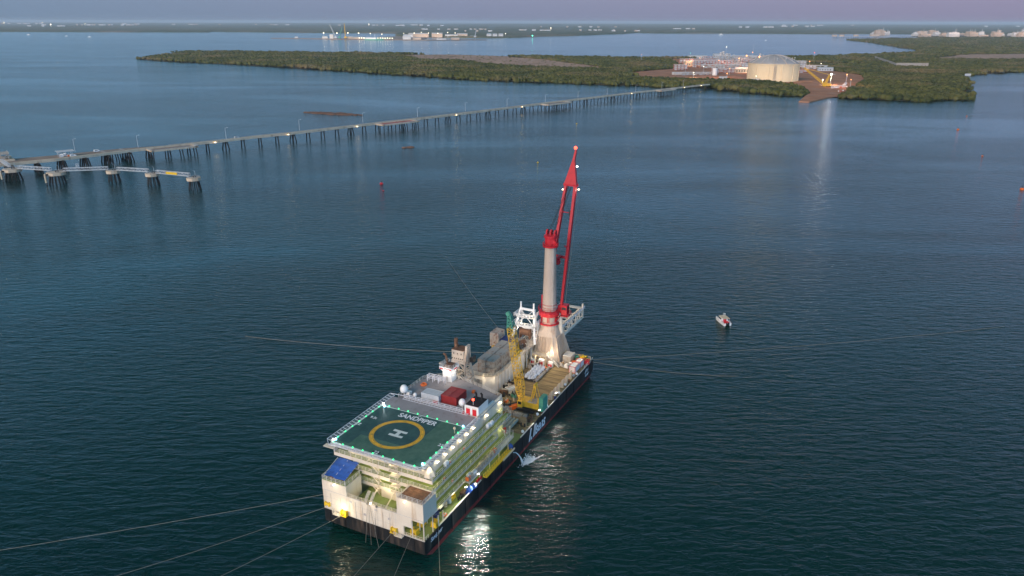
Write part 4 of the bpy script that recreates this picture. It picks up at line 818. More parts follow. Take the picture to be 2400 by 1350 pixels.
# helideck
HX0, HX1, HY0, HY1, HZ = 5.8, 34.8, 4.2, 33.0, 23.0
HD = sub(MB().box(HX0, HX1, HY0, HY1, HZ-.5, HZ), 'helideck', M['grey'])
def hgreen():
    m = bpy.data.materials.new('helideck_two_greens'); m.use_nodes = True; nt = m.node_tree; N = nt.nodes; L = nt.links; b = N['Principled BSDF']; b.inputs['Roughness'].default_value = .7
    tc = N.new('ShaderNodeTexCoord'); s_ = N.new('ShaderNodeSeparateXYZ'); L.new(tc.outputs['Object'], s_.inputs[0])
    def cmp(o, v, op):
        n = N.new('ShaderNodeMath'); n.operation = op; L.new(o, n.inputs[0]); n.inputs[1].default_value = v; return n.outputs[0]
    def mul(a, c, op='MULTIPLY'):
        n = N.new('ShaderNodeMath'); n.operation = op; L.new(a, n.inputs[0]); L.new(c, n.inputs[1]); return n.outputs[0]
    main = mul(cmp(s_.outputs['Y'], 11.8, 'GREATER_THAN'), cmp(s_.outputs['X'], 12.6, 'GREATER_THAN'))
    strip = mul(cmp(s_.outputs['Y'], 28, 'GREATER_THAN'), cmp(s_.outputs['X'], 7.4, 'GREATER_THAN'))
    msk = mul(main, strip, 'MAXIMUM')  # darker green inside these two rectangles, lighter green elsewhere
    n = N.new('ShaderNodeTexNoise'); n.inputs['Scale'].default_value = .35; n.inputs['Detail'].default_value = 10; n.inputs['Roughness'].default_value = .68; L.new(tc.outputs['Object'], n.inputs['Vector'])
    r1 = N.new('ShaderNodeValToRGB'); r1.color_ramp.elements[0].position = .36; r1.color_ramp.elements[1].position = .62; r1.color_ramp.elements[0].color = (.04,.11,.075,1); r1.color_ramp.elements[1].color = (.085,.165,.115,1); L.new(n.outputs['Fac'], r1.inputs['Fac'])
    r2 = N.new('ShaderNodeValToRGB'); r2.color_ramp.elements[0].position = .36; r2.color_ramp.elements[1].position = .62; r2.color_ramp.elements[0].color = (.016,.058,.056,1); r2.color_ramp.elements[1].color = (.036,.095,.085,1); L.new(n.outputs['Fac'], r2.inputs['Fac'])
    x = N.new('ShaderNodeMix'); x.data_type = 'RGBA'; L.new(msk, x.inputs['Factor']); L.new(r1.outputs['Color'], x.inputs['A']); L.new(r2.outputs['Color'], x.inputs['B']); L.new(x.outputs['Result'], b.inputs['Base Color']); return m
sub(MB().box(HX0+.05, 29.2, HY0+.05, HY1-.05, HZ, HZ+.02), 'landing_area', hgreen(), HD)
zt = HZ+.02
def flat(mb, pts, z=zt, th=.012):
    mb.prism(pts, z, z+th); return mb
m = MB(); w_ = .35
for a, b, c, d in ((HX0+.1,HX0+.1+w_,HY0+.1,HY1-.1),(29.0-w_,29.0,HY0+.1,HY1-.1),(HX0+.1+w_,29.0-w_,HY0+.1,HY0+.1+w_),(HX0+.1+w_,29.0-w_,HY1-.1-w_,HY1-.1)): m.box(a, b, c, d, zt, zt+.012)
sub(m, 'perimeter_line', M['ywhite'], HD)
cx_, cy_ = 17.1, 19.2
def ring(r0, r1, a0, a1, n, z, th=.012):
    vs = []; fs = []
    for i in range(n+1):
        a = a0+(a1-a0)*i/n
        for rr, zz in ((r0,z),(r1,z),(r1,z+th),(r0,z+th)): vs.append((cx_+rr*cos(a), cy_+rr*sin(a), zz))
    for i in range(n):
        for j in range(4): fs.append((i*4+j, i*4+(j+1)%4, (i+1)*4+(j+1)%4, (i+1)*4+j))
    return vs, fs
m = MB(); m.add(*ring(6.35, 7.65, 0, 2*pi, 72, zt)); sub(m, 'touchdown_circle', M['ymark'], HD)
m = MB()
for i in range(18): m.add(*ring(6.85, 7.15, 2*pi*i/18, 2*pi*i/18+.2, 4, zt+.013))
sub(m, 'circle_dashes', M['orangem'], HD)
m = MB(); m.box(15.8, 16.75, 16.9, 21.3, zt, zt+.012); m.box(18.2, 19.15, 16.9, 21.3, zt, zt+.012); m.box(16.75, 18.2, 18.55, 19.65, zt, zt+.012); sub(m, 'letter_h', M['ywhite'], HD)
TR = (0, 0, R(-90))
text('ship_name', 'SANDPIPER', 2.9, M['lettw'], HD, (26.4, 18.6, zt), TR, bold=.07, sx=.86)
text('d_value', '22', 1.6, M['lettw'], HD, (6.95, 18.8, zt+.02), TR, bold=.03, sx=.95)
text('d_value', '22', 1.6, M['lettw'], HD, (17.6, 5.4, zt+.02), (0,0,R(-90)), bold=.03, sx=.95); text('d_value', '22', 1.6, M['lettw'], HD, (17.0, 32.1, zt+.02), (0,0,R(90)), bold=.03, sx=.95)
text('weight_mark', '9.3t', 1.5, M['lettw'], HD, (21.7, 30.4, zt+.02), TR, bold=.03, sx=.95)
sub(MB().box(6.4, 7.5, 17.6, 20.0, zt+.013, zt+.02), 'd_value_patch', M['dark'], HD)
sub(MB().box(28.0, 28.2, 18.1, 19.5, zt+.013, zt+.02), 'd_value_patch', M['ywhite'], HD)
# safety net frames
def net(name, a, b, n, out):
    a = Vector((*a, HZ-.1)); b = Vector((*b, HZ-.1)); o_ = Vector((*out, .35)); m = MB(); m.bar(a, b, .16, .3); m.bar(a+o_, b+o_, .11); m.bar(a+o_*.5, b+o_*.5, .06)
    for i in range(n+1):
        p = a.lerp(b, i/n); m.bar(p, p+o_, .1)
    for f in (.25, .75): m.bar(a+o_*f, b+o_*f, .035)
    sub(m, name, M['railw'], HD)
net('safety_net', (HX0,HY0+.6), (HX0,HY1-.6), 20, (-1.5,0)); net('safety_net', (HX0+.6,HY0), (HX1,HY0), 22, (0,-1.5)); net('safety_net', (HX0+.6,HY1), (HX1+1,HY1), 22, (0,1.6)); net('safety_net', (HX1,HY0+3), (HX1,HY1-3.6), 22, (1.6,0))
for (a, b, c) in (((HX0-1.5,HY0+.6),(HX0+.6,HY0-1.5),0),((HX0-1.5,HY1-.6),(HX0+.6,HY1+1.6),0),((HX1+1,HY1+1.6),(HX1+1.6,HY1-3.6),0)): sub(MB().bar((*a,HZ+.25), (*b,HZ+.25), .12), 'net_corner', M['railw'], HD)
m = MB(); m.box(HX0-1.5, HX0, HY1-2, HY1+1.4, HZ-.9, HZ-.75); m.box(HX0+.2,HX0+.5,HY0,HY1,HZ-1.1,HZ-.5); m.box(HX0+.2,HX1,HY0+.1,HY0+.4,HZ-1.0,HZ-.5); sub(m, 'support_beam', M['white'], HD)
for y in np.arange(5, 33, 3.4): sub(MB().bar((6.3,y,HZ-.9), (9.4,y,HZ-2.6), .22), 'support_strut', M['white'], HD)
# perimeter lights
pl = [(29.1, HY1-.5-(HY1-HY0-1)*(i+.7)/8.4) for i in range(8)]+[(HX0+.3, HY1-.7-(HY1-HY0-1.4)*(i)/8.4) for i in range(9)]+[(HX0+1+(29-HX0)*(i+.6)/7.4, HY1-.3) for i in range(7)]+[(HX0+1+(29-HX0)*(i+.5)/8.2, HY0+.3) for i in range(8)]
for i, (x, y) in enumerate(pl):
    sub(MB().lathe((x,y,zt), [(.2,0),(.2,.16),(.14,.28),(.05,.32)], 8), 'perimeter_light', G['green'], HD)
    if i % 2 == 0: lamp(S(x, y, HZ+.7), 5, (.1, 1, .4), .15)
for x, y in ((28.4,HY1-1.6),(7.3,HY1-.6),(7.6,HY0+.5),(28.6,HY0+.6)):
    sub(MB().lathe((x,y,zt), [(.3,0),(.3,.3),(.15,.55)], 8), 'status_light', G['blue'], HD); lamp(S(x, y, HZ+1), 25, (.5, .8, 1), .2)
for x, y in ((29.1,HY1-.7),(6.4,HY1-.5)):
    sub(MB().cbox((x,y,zt+.45), (.35,.5,.35)).tube((x,y,zt), (x,y,zt+.4), .08), 'deck_floodlight', G['cool'], HD); spot(S(x, y, HZ+.7), S(x-6, y-9, HZ), 900, (.9,.95,1), 70, .2)
sub(MB().tube((24.6,5.2,zt), (24.6,5.2,zt+1.4), .07).sph((24.6,5.2,zt+1.6), .42, 8, 6), 'ball_light', M['tank'], HD)
# upper deck behind the helideck
UZ = 22.2
UD = sub(MB().prism([(9.3,AY0),(50.4,AY0),(52.5,10),(55.2,20),(55.2,27),(50,32.2),(9.3,32.2)], 21.98, UZ), 'upper_deck', M['grey'])
sub(MB().prism([(34.9,AY0),(50.4,AY0),(50.4,AY0+.2),(34.9,AY0+.2)], UZ, UZ+1.0), 'bulwark', M['white'], UD)
sub(MB().rail([(50.4,4.0),(52.4,10),(55,20),(55,27),(50,32)], UZ, 1.1, 3, 1.8, .045).rail([(36.5,32.1),(50,32)], UZ, 1.1, 3, 1.8, .045), 'railing', M['rail'], UD)
m = MB(); m.rail([(50.6,23.8),(50.6,30)], UZ+.8, 1.5, 3, 2, .08); m.rail([(49.6,23.8),(49.6,30)], UZ+.8, 1.5, 3, 2, .08)
for q in (23.8,26,28,30): m.bar((49.6,q,UZ), (49.6,q,UZ+2), .14); m.bar((50.6,q,UZ), (50.6,q,UZ+2), .14)
sub(m, 'pipe_rack', M['railw'], UD)
m = MB(); m.rail([(36.8,9.6),(36.8,30.2)], UZ+.2, 1.1, 2, 2, .07); m.bar((37.6,9.6,UZ+.25), (37.6,30.2,UZ+.25), .25, .2); m.bar((36.8,9.6,UZ+.25), (36.8,30.2,UZ+.25), .3, .25)
for q in np.arange(9.8, 30.2, 1.1): m.bar((36.8,q,UZ+.35), (37.6,q,UZ+.35), .08)
sub(m, 'rail_trough', M['railw'], UD)
# funnel house
FH = sub(MB().prism([(35.9,AY0+.1),(45.5,AY0+.1),(45.5,4.4),(41.8,4.4),(41.8,8.5),(35.9,8.5)], UZ, UZ+1.2).box(35.9, 41.8, AY0+.1, 8.5, UZ+1.2, UZ+3.4), 'funnel_house', M['white2'])
sub(MB().box(36.1, 41.6, AY0+.3, 8.3, UZ+3.4, UZ+3.6), 'roof', M['rubber'], FH)
for y in (4.6, 6.7): sub(MB().box(35.84, 35.9, y, y+1.3, UZ+.5, UZ+2.5), 'louvre_door', M['door'], FH); sub(MB().box(35.86, 35.9, y-.1, y+1.4, UZ+2.6, UZ+2.9), 'lintel', M['white'], FH)
for y, x in ((5.3,40.6),(7.0,40.3)): sub(MB().tube((x,y,UZ+3.6), (x,y,UZ+5.2), .3, .3, 10).tube((x,y,UZ+5.2), (x-.5,y,UZ+5.8), .3, .3, 10), 'exhaust_pipe', M['rubber'], FH)
sub(MB().tube((36.6,6,UZ+3.4), (36.6,6,UZ+5.2), .07), 'beacon_pole', M['rail'], FH); sub(MB().sph((36.6,6,UZ+5.3), .38, 8, 6), 'red_beacon', G['redl'], FH); lamp(S(36.2,6,UZ+6), 60, (1,.1,.05), .3)
# radomes, dish
def radome(x, y, z0, h, r, label, box=False):
    t = sthing('radome', label, 'radome', x, y, z0, 0, 'satellite radomes'); MB().tube((0,0,0), (0,0,h), .1, n=8).lathe((0,0,h-.1), [(.2,0),(r*.75,.1),(r*.75,.25)], 12).build('pedestal', M['rail'], t); MB().lathe((0,0,h+.1), [(r*.8,0),(r,r*.55),(r*.93,r*1.1),(r*.6,r*1.65),(r*.1,r*1.9)], 16).build('dome', M['white2'], t, True)
    if box: MB().cbox((.9,-1.2,h*.5), (1.4,1.2,1)).build('equipment_box', M['white2'], t)
radome(37.8, 10.4, UZ, 1.9, 1.05, 'white radome on a thin pole beside the red doored funnel house'); radome(38.6, 31.4, UZ, .9, 1.25, 'large white radome at the port edge with a white box beside it', True); radome(38.3, 27.2, UZ, .5, .6, 'small low white antenna dome by the trough railing')
def ibox(name, label, cat, x, y, z, d, mat, group=None, rz=0, ribs=10, edge=None):
    t = sthing(name, label, cat, x, y, z, rz, group); m = MB(); L_, W2, H_ = d; m.box(-L_/2+.05, L_/2-.05, -W2/2+.05, W2/2-.05, .1, H_-.06)
    for i in range(ribs):
        a = -L_/2+.2+(L_-.4)*i/(ribs-1)
        for s_ in (-1, 1): m.box(a-.09, a+.09, s_*W2/2-.05, s_*W2/2+.02, .15, H_-.15)
    nb = max(3, int(W2/.45))
    for i in range(nb):
        a = -W2/2+.2+(W2-.4)*i/(nb-1)
        for s_ in (-1, 1): m.box(s_*L_/2-.05, s_*L_/2+.02, a-.07, a+.07, .15, H_-.15)
    m.build('panel', mat, t); m = MB()
    for a in (-1,1):
        for b in (-1,1): m.cbox((a*(L_/2-.06), b*(W2/2-.06), H_/2), (.16,.16,H_))
        for z in (.07, H_-.07): m.cbox((a*(L_/2-.05), 0, z), (.14,W2,.14)); m.cbox((0, a*(W2/2-.05), z), (L_,.14,.14))
    m.build('frame', edge or mat, t)
    m = MB()
    for b in (-.35,.35,-.9,.9):
        if abs(b) < W2/2-.1: m.tube((-L_/2-.06, b, .2), (-L_/2-.06, b, H_-.2), .035, n=5)
    m.build('door_bar', edge or mat, t); return t
ibox('container', 'red shipping container on the upper deck, the one touching the white container', 'container', 42.5, 17.4, UZ, (6.1,2.6,2.6), M['red2'], 'containers on the upper deck'); ibox('container', 'red shipping container on the upper deck, the one nearest the funnel house', 'container', 42.5, 14.7, UZ, (6.1,2.6,2.6), M['red2'], 'containers on the upper deck')
ibox('container', 'pale grey container on the upper deck beside two red ones', 'container', 39.9, 21.8, UZ, (3.4,6.1,2.5), M['galv'], 'containers on the upper deck')
t = sthing('rope_coil', 'orange rope coil lying on the grey upper deck by the port rail', 'rope', 46.5, 29.4, UZ); MB().torus((0,0,.25), .85, .25).torus((0,0,.5), .7, .2).build('coil', M['orange'], t)
for i, (x, y, w2, l) in enumerate(((38.0,19.8,1.6,'flat red hose box in front of the white container'),(36.4,9.0,1.0,'small red box by the helideck corner beside the funnel house'),(49.2,13.0,.8,'small orange drum standing by the nearest red container'))):
    t = sthing('hose_box', l, 'box', x, y, UZ); MB().cbox((0,0,.3), (1,w2,.6)).build('body', M['door'] if i < 2 else M['orange'], t); MB().cbox((0,0,.65), (1.1,w2*1.05,.1)).build('lid', M['door'] if i < 2 else M['orange'], t)
# floodlights on the white upper wall
for x in (12.3,16.3,20.2,23.9,27.8,31.6,39.6,48.3):
    sub(MB().cbox((x-.35,AY0-.75,21.5), (.17,.17,.14)).cbox((x+.35,AY0-.75,21.5), (.17,.17,.14)).bar((x,AY0-.1,21.6), (x,AY0-.75,21.6), .1), 'wall_floodlight', G['warm'], AC)
    lamp(S(x, AY0-.95, 21.35), 60, (1, .86, .62), .15)
# walkway lamps under each slab
for z, k in lv[:-1]:
    for x in np.arange(10, xr[k][1], 5.6): lamp(S(x, 2.7, z+2.6), 95, (1, .86, .33), .12)
for x in np.arange(11, 50, 6.5): lamp(S(x, 1.5, 8.6), 110, (1, .84, .42), .12)
for z in (12.4, 15.6): 
    for y in (4.5, 9.5, 14.5, 19.5, 24.5): lamp(S(8.6, y, z+2.5), 110, (1, .87, .45), .12)
for y in (3, 9, 15, 21, 27, 32): lamp(S(8.0, y, 21.6), 120, (1, .87, .5), .12)
for y in (11, 16, 21): lamp(S(9.4, y, 11.5), 110, (1, .85, .48), .15)
lamp(S(5.5, 15.8, 13.2), 420, (1, .84, .5), .2); lamp(S(3, 4, 10.8), 130, (1,.85,.5), .15); lamp(S(4.5, 28, 16.6), 130, (1,.8,.5), .15); lamp(S(4, 5, 18.6), 130, (1,.75,.42), .15)
# work lights thrown on the stern plating
for y, z in ((27.6,14.7),(5.2,16.6),(16,12.6)):
    sub(MB().cbox((-.45,y,z+.1), (.3,.35,.25)).bar((0,y,z+.1), (-.4,y,z+.1), .08), 'stern_floodlight', G['warm'], SW); spot(S(-3.2, y, z+.6), S(.2, y, z-5), 200, (1, .84, .6), 140, .3); lamp(S(-.9, y, z-.2), 12, (1,.85,.6), .1)
# lifebuoys, rafts, boxes along the walkways
k = 0
for (x, z) in ((16.5,18.8),(13.5,15.6),(17.5,12.4),(28,15.6),(36,12.4),(24,18.8)):
    t = sthing('lifebuoy', 'orange lifebuoy hung on the starboard walkway railing, %s from the %s' % (['the highest one, near the stern','near the stern on the second level','near the stern on the third level','halfway along the second level','forward on the third level','halfway along the highest level'][k], ''), 'lifebuoy', x, 2.0, z+.6, 0, 'lifebuoys on the starboard walkways'); t['label'] = 'orange lifebuoy on the starboard railing, '+['nearest the stern on the top level','nearest the stern on the second level','nearest the stern on the third level','halfway along the second level','forward on the third level','halfway along the top level'][k]; t.rotation_euler = (R(90), 0, SA); k += 1
    MB().torus((0,0,0), .36, .1, 12, 6).build('ring', M['orange'], t); MB().cbox((0,.37,0), (.14,.26,.26)).cbox((0,-.37,0), (.14,.26,.26)).build('white_band', M['white2'], t)
for i, (x, y, z, l) in enumerate(((15.3,2.4,18.8,'white life raft canister on the top walkway near the stern'),(37.5,1.6,19.0,'white life raft canister of the pair by the forward wall floodlight, aft one'),(38.9,1.3,19.0,'white life raft canister of the pair by the forward wall floodlight, forward one'),(25.6,1.5,9.3,'cream raft canister at the aft end of the lifeboat rack'),(27.5,1.0,9.3,'cream raft canister beside the wrapped rack'))):
    t = sthing('raft_canister', l, 'life raft', x, y, z, 0, 'life raft canisters'); MB().loft([[(a, r_*cos(q*pi/5), .95+r_*sin(q*pi/5)) for q in range(10)] for a, r_ in ((-.8,.3),(-.65,.55),(.65,.55),(.8,.3))]).build('shell', M['white2'], t); MB().box(-.6,-.4,-.5,.5,0,.5).box(.4,.6,-.5,.5,0,.5).build('cradle', M['rail'], t)
t = sthing('canvas_cover', 'cream canvas covered davit at the stern corner below the helideck net', 'cover', 9.1, 3.6, 18.85); m = MB(); r = random.Random(2)
m.loft([[((1.5+.35*(i%2))*cos(i*pi/6)*s_, (1.2+.4*(i%2))*sin(i*pi/6)*s_, z) for i in range(12)] for s_, z in ((1,.5),(.75,1.6),(.2,3.0))]); m.build('canvas', M['white'], t); m = MB(); m.tube((0,0,0), (0,0,3.4), .12); m.build('post', M['rail'], t)
# wrapped bundle rack and lifebuoys on the wide lower walkway
t = sthing('wrapped_rack', 'long rack of pinkish wrapped bundles on the lowest starboard walkway', 'rack', 33, 1.2, 9.3); m = MB(); r = random.Random(4)
for i in range(42): m.sph((-7.5+i*.36+r.random()*.1, (r.random()-.5)*.7, .55+.45*r.random()), .3+.12*r.random(), 6, 4)
m.build('bundle', M['tank'], t); m = MB(); m.box(-8,8,-.6,.6,0,.25); m.rail([(-8,-.6),(8,-.6)], .2, 1.2, 2, 1.2, .05); m.build('frame', M['stain'], t)
sub(MB().box(23.5, 51.2, .35, 1.95, 8.95, 9.15).box(23.5, 51.2, .1, .45, 8.85, 9.3), 'wide_walkway', M['wgrey']); sub(MB().rail([(40,.3),(51.2,.3)], 9.2, 1.1, 3, 1.6, .045), 'railing', M['rail'])
for x in (24,30,36,42,48): sub(MB().tube((x,.5,DK), (x,.5,9), .13), 'support_column', M['white'])
for x in (24.4, 40.2):
    t = sthing('orange_winch', 'small orange winch on the lowest walkway, %s end of the wrapped rack' % ('aft' if x < 30 else 'forward'), 'winch', x, 1.1, 9.3); MB().tube((-.5,0,.6), (.5,0,.6), .4, n=12).build('drum', M['stain'], t); MB().box(-.65,-.5,-.5,.5,0,1.2).box(.5,.65,-.5,.5,0,1.2).build('side_plate', M['orange'], t)
# rescue boat
t = sthing('rescue_boat', 'small red rescue boat in its cradle halfway along the starboard side', 'boat', 52.4, 4.6, 8.0, R(8)); 
def boat_hull(L_, W2, H_, n=9):
    rs = []
    for i in range(n):
        u = i/(n-1); w2 = W2/2*(1-max(0, u-.45)**2*3.0)*(1 if u > .05 else .92); x = -L_/2+L_*u; zz = max(0, u-.6)*H_*.9
        rs.append([(x, -w2, H_+zz*.4), (x, -w2*.8, H_*.3+zz*.5), (x, 0, zz*.8), (x, w2*.8, H_*.3+zz*.5), (x, w2, H_+zz*.4)])
    return MB().loft(rs)
boat_hull(5.4, 2.2, 1.0).build('hull', M['door'], t); MB().box(-2.3,-.4,-.8,.8,1.0,1.06).box(-.1,1.2,-.7,.7,1.0,1.06).build('cockpit', M['dark'], t); MB().box(-.6,-.3,-.9,.9,1.0,1.25).box(1.2,1.4,-.7,.7,1.0,1.2).build('thwart', M['orange'], t); MB().box(-2.9,-2.5,-.2,.2,.5,1.5).build('outboard_motor', M['rubber'], t)
sub(MB().bar((50.6,3.0,DK), (50.6,3.0,10.8), .25).bar((50.6,3.0,10.8), (50.6,5,11.2), .2).bar((54.3,3.0,DK), (54.3,3.0,10.4), .25).box(50,54.6,3.6,5.6,7.75,7.9).box(50.4,50.7,3.8,5.5,DK,7.8).box(53.9,54.2,3.8,5.5,DK,7.8), 'boat_davit', M['white'])
# yellow gangway slung outside the hull
t = sthing('gangway', 'long yellow gangway stowed along the starboard edge', 'gangway', 39, -.7, 6.6); m = MB(); m.box(-8,8,-.5,.5,0,.18); m.rail([(-8,-.5),(8,-.5)], .1, .9, 2, 1.3, .06); m.rail([(-8,.5),(8,.5)], .1, .9, 2, 1.3, .06); m.build('walkway', M['yel2'], t); MB().box(2,9.5,-.95,-.6,0,.5).build('cream_step', M['tank'], t)
# clutter on the aft starboard deck
def dk(name, label, cat, x, y, parts, rz=0, z=DK+.02, group=None):
    t = sthing(name, label, cat, x, y, z, rz, group)
    for nm, mb, mt in parts: mb.build(nm, M[mt], t)
    return t
for i, (x, y, mt, l) in enumerate(((13.2,3.4,'dark','dark low crate against the wall under the lowest walkway'),(18.8,3.0,'yel2','yellow equipment cover on the aft starboard deck'),(10.3,3.0,'dblue','dark blue box beneath the starboard stern tower edge'),(21.9,1.4,'brown','brown rope basket next to the blue tarpaulin heap'))):
    dk('deck_box', l, 'box', x, y, [('body', MB().cbox((0,0,.5), (1.9,1.1,1.0)), mt), ('lid', MB().cbox((0,0,1.04), (2.0,1.2,.1)), 'white2' if i == 0 else mt)])
dk('drum', 'white drum on the aft starboard deck beside a dark post', 'drum', 15.1, 3.0, [('shell', MB().lathe((0,0,0), [(.55,0),(.55,1.2),(.5,1.25)], 14), 'tank'), ('band', MB().lathe((0,0,.5), [(.58,0),(.58,.12)], 14), 'brown')])
dk('drum', 'grey cylinder drum just aft of the yellow cover', 'drum', 17.0, 2.9, [('shell', MB().lathe((0,0,0), [(.6,0),(.6,1.3),(.5,1.4)], 14), 'galv')])
dk('lifebuoy', 'red and white lifebuoy lying on the aft starboard deck', 'lifebuoy', 11.6, 1.1, [('ring', MB().torus((0,0,.2), .55, .17), 'orange'), ('white_band', MB().cbox((.5,0,.2), (.4,.35,.4)).cbox((-.5,0,.2), (.4,.35,.4)), 'white2')])
for i, (x, y) in enumerate(((19.5,1.3),(20.6,.9))): dk('mooring_bollard', 'dark double bollard at the aft starboard deck edge, %s one' % ('after' if i == 0 else 'forward'), 'bollard', x, y, [('post', MB().lathe((-.4,0,0), [(.2,0),(.2,.7),(.32,.75),(.32,.9)], 10), 'dark'), ('post', MB().lathe((.4,0,0), [(.2,0),(.2,.7),(.32,.75),(.32,.9)], 10), 'dark')])
def lump(a, b, h, seed, n=14, k=7):
    r = random.Random(seed); rs = []
    for j in range(k):
        u = j/(k-1); rs.append([(a*cos(2*pi*i/n)*(1-u**2.2*.93)*(1+.25*r.random()), b*sin(2*pi*i/n)*(1-u**2.2*.93)*(1+.3*r.random()), h*u*(1+.15*r.random())) for i in range(n)])
    return MB().loft(rs)
dk('tarpaulin_heap', 'crumpled blue tarpaulin heap at the aft starboard deck edge', 'tarpaulin', 24.0, .7, [('blue_sheet', lump(1.5,.9,1.5,1), 'blue')]); dk('tarpaulin_heap', 'blue tarpaulin heap with white lettered box, forward of the first heap', 'tarpaulin', 26.3, .5, [('blue_sheet', lump(1.3,.8,1.3,2), 'blue'), ('white_box', MB().cbox((0,-.6,1.0), (.7,.5,.9)), 'white2')])
for i, x in enumerate((28.9, 30.3)): dk('red_raft_pod', 'red inflatable raft bundle at the deck edge, %s of two' % ('after' if i == 0 else 'forward'), 'life raft', x, .5, [('pod', MB().loft([[(a, r_*cos(q*pi/4), .6+r_*sin(q*pi/4)) for q in range(8)] for a, r_ in ((-.7,.2),(-.5,.42),(.5,.42),(.7,.2))]), 'door'), ('cradle', MB().cbox((0,0,.12), (.9,.6,.24)), 'dark')])
# yellow fairleads at the stern with rollers
for i, (x, y, rz, l) in enumerate(((-.3,24.9,0,'yellow fairlead on the stern edge below the port tower'),(-.1,9.0,0,'yellow fairlead in the middle of the stern edge'),(1.6,4.0,0,'yellow fairlead in the open starboard stern corner'),(6.9,1.0,1.57,'yellow fairlead on the starboard edge by the corner opening'),(5.6,4.4,1.57,'yellow winch behind the corner fairleads'),(117.2,.9,1.57,'yellow fairlead at the starboard bow corner'),(119.8,3.2,3.1,'yellow fairlead on the bow edge'))):
    t = sthing('fairlead', l, 'fairlead', x, y, DK if i != 0 else DK+.1, rz, 'yellow mooring fairleads'); MB().box(-.7,.9,-.9,-.6,0,1.5).box(-.7,.9,.6,.9,0,1.5).box(-.8,1,-1,1,0,.25).build('frame', M['yel2'], t); MB().tube((0,-.6,.85), (0,.6,.85), .5, n=12).build('roller', M['yel2'], t); MB().tube((.5,-.6,.4), (.5,.6,.4), .3, n=10).build('shaft', M['dark'], t)
t = sthing('fairlead', 'yellow fairlead mounted high on the white stern wall at port', 'fairlead', -.3, 30.6, 7.2, 0, 'yellow mooring fairleads'); MB().box(-.3,.3,-.8,-.5,0,1.2).box(-.3,.3,.5,.8,0,1.2).build('frame', M['yel2'], t); MB().tube((0,-.5,.6), (0,.5,.6), .4, n=10).build('roller', M['yel2'], t)
for y0 in (26.0, 6.2): sub(MB().box(-1.1, 0, y0, y0+2.4, DK-.3, DK-.1).rail([(-1.1,y0),(-1.1,y0+2.4),(0,y0+2.4)], DK-.1, 1, 2, .8, .045), 'stern_platform', M['white'])
# hanging ropes at the stern
for i, (y, y2, zb) in enumerate(((17.0,18.0,.2),(16.6,16.2,.1),(16.4,13.8,.2),(14.2,14.8,3))):
    m = MB(); m.tube((-.3,y,12.6), (-1.0,y2,zb), .05, n=5); m.sph((-.35,y,12.3), .35, 6, 5) if i in (0,3) else None; tag(m.build('hanging_rope', M['wire']), 'thin rope hanging down the stern wall, %s from the port side' % nth(i), 'rope', 'ropes hanging at the stern'); o = bpy.context.scene.objects[-1] if False else None
for o in [q for q in bpy.data.objects if q.name.startswith('hanging_rope')]: o.location = SO; o.rotation_euler = (0,0,SA)
# names on the hull
HR = (R(90), 0, 0)
text('hull_name', 'Sandpiper', 1.75, M['lettw'], B, (5.6, -.03, 4.5), HR, shear=.3, bold=.03, sx=.8)
text('company_name', 'llseas', 5.6, M['lettw'], B, (69.9, -.06, 3.1), HR, shear=.35, bold=.12, sx=.82)
m = MB(); m.box(0, .75, -.07, -.02, 0, 4.2); o = sub(m, 'company_mark', M['lettw']); 
for v in o.data.vertices: v.co.x += 62.0+v.co.z*.34; v.co.z += 1.2
sub(MB().box(63.5, 64.7, -.07, -.02, 1.2, 2.2), 'company_mark', M['lettw'])
for x in (112.2, 114.2): sub(MB().bar((x,-.03,3.6), (x+1.9,-.03,5.0), .05, .45), 'bow_mark', M['lettw'])
text('bow_name', 'Sandpiper', 1.3, M['lettw'], B, (114.5, -.04, 2.6), HR, shear=.3, bold=.03, sx=.8)
# discharge water and foam
t = sthing('discharge_water', 'white jet of water pouring from the hull side into the sea', 'water jet', 50.4, -.1, 0); m = MB(); pts = [(0,0,3.9),(.5,-.7,3.8),(.9,-1.4,3.0),(1.3,-2.0,1.8),(1.6,-2.5,.2)]
for (a, b), r1, r2 in zip(zip(pts, pts[1:]), (.1,.13,.17,.23), (.13,.17,.23,.36)): m.tube(a, b, r1, r2, 8)
m.build('water_jet', M['spout'], t)
m = MB(); r = random.Random(6)
for i in range(900):
    a = r.gauss(0,1); b = r.gauss(0,1); s_ = (.05+.13*r.random())*(1.5 if a*a+b*b < .5 else 1); v, f = I0; c = (53.6+a*1.3+.5*b*b, -3.9+b*.8-(.3*a), .02); m.add([(c[0]+p[0]*s_*1.5, c[1]+p[1]*s_, c[2]+p[2]*s_*.45) for p in v], f.tolist())
o = m.build('foam', M['foam']); o.location = SO; o.rotation_euler = (0,0,SA); tag(o, kind='stuff')
t = sthing('pump_hose', 'blue pump with hose hanging over the starboard hull edge', 'pump', 49.2, .2, DK); MB().lathe((0,0,0), [(.7,0),(.75,.9),(.3,1.6)], 10).build('housing', M['blue'], t); MB().tube((.2,-.3,1.2), (1.2,-.6,-.8), .14).build('hose', M['rubber'], t)
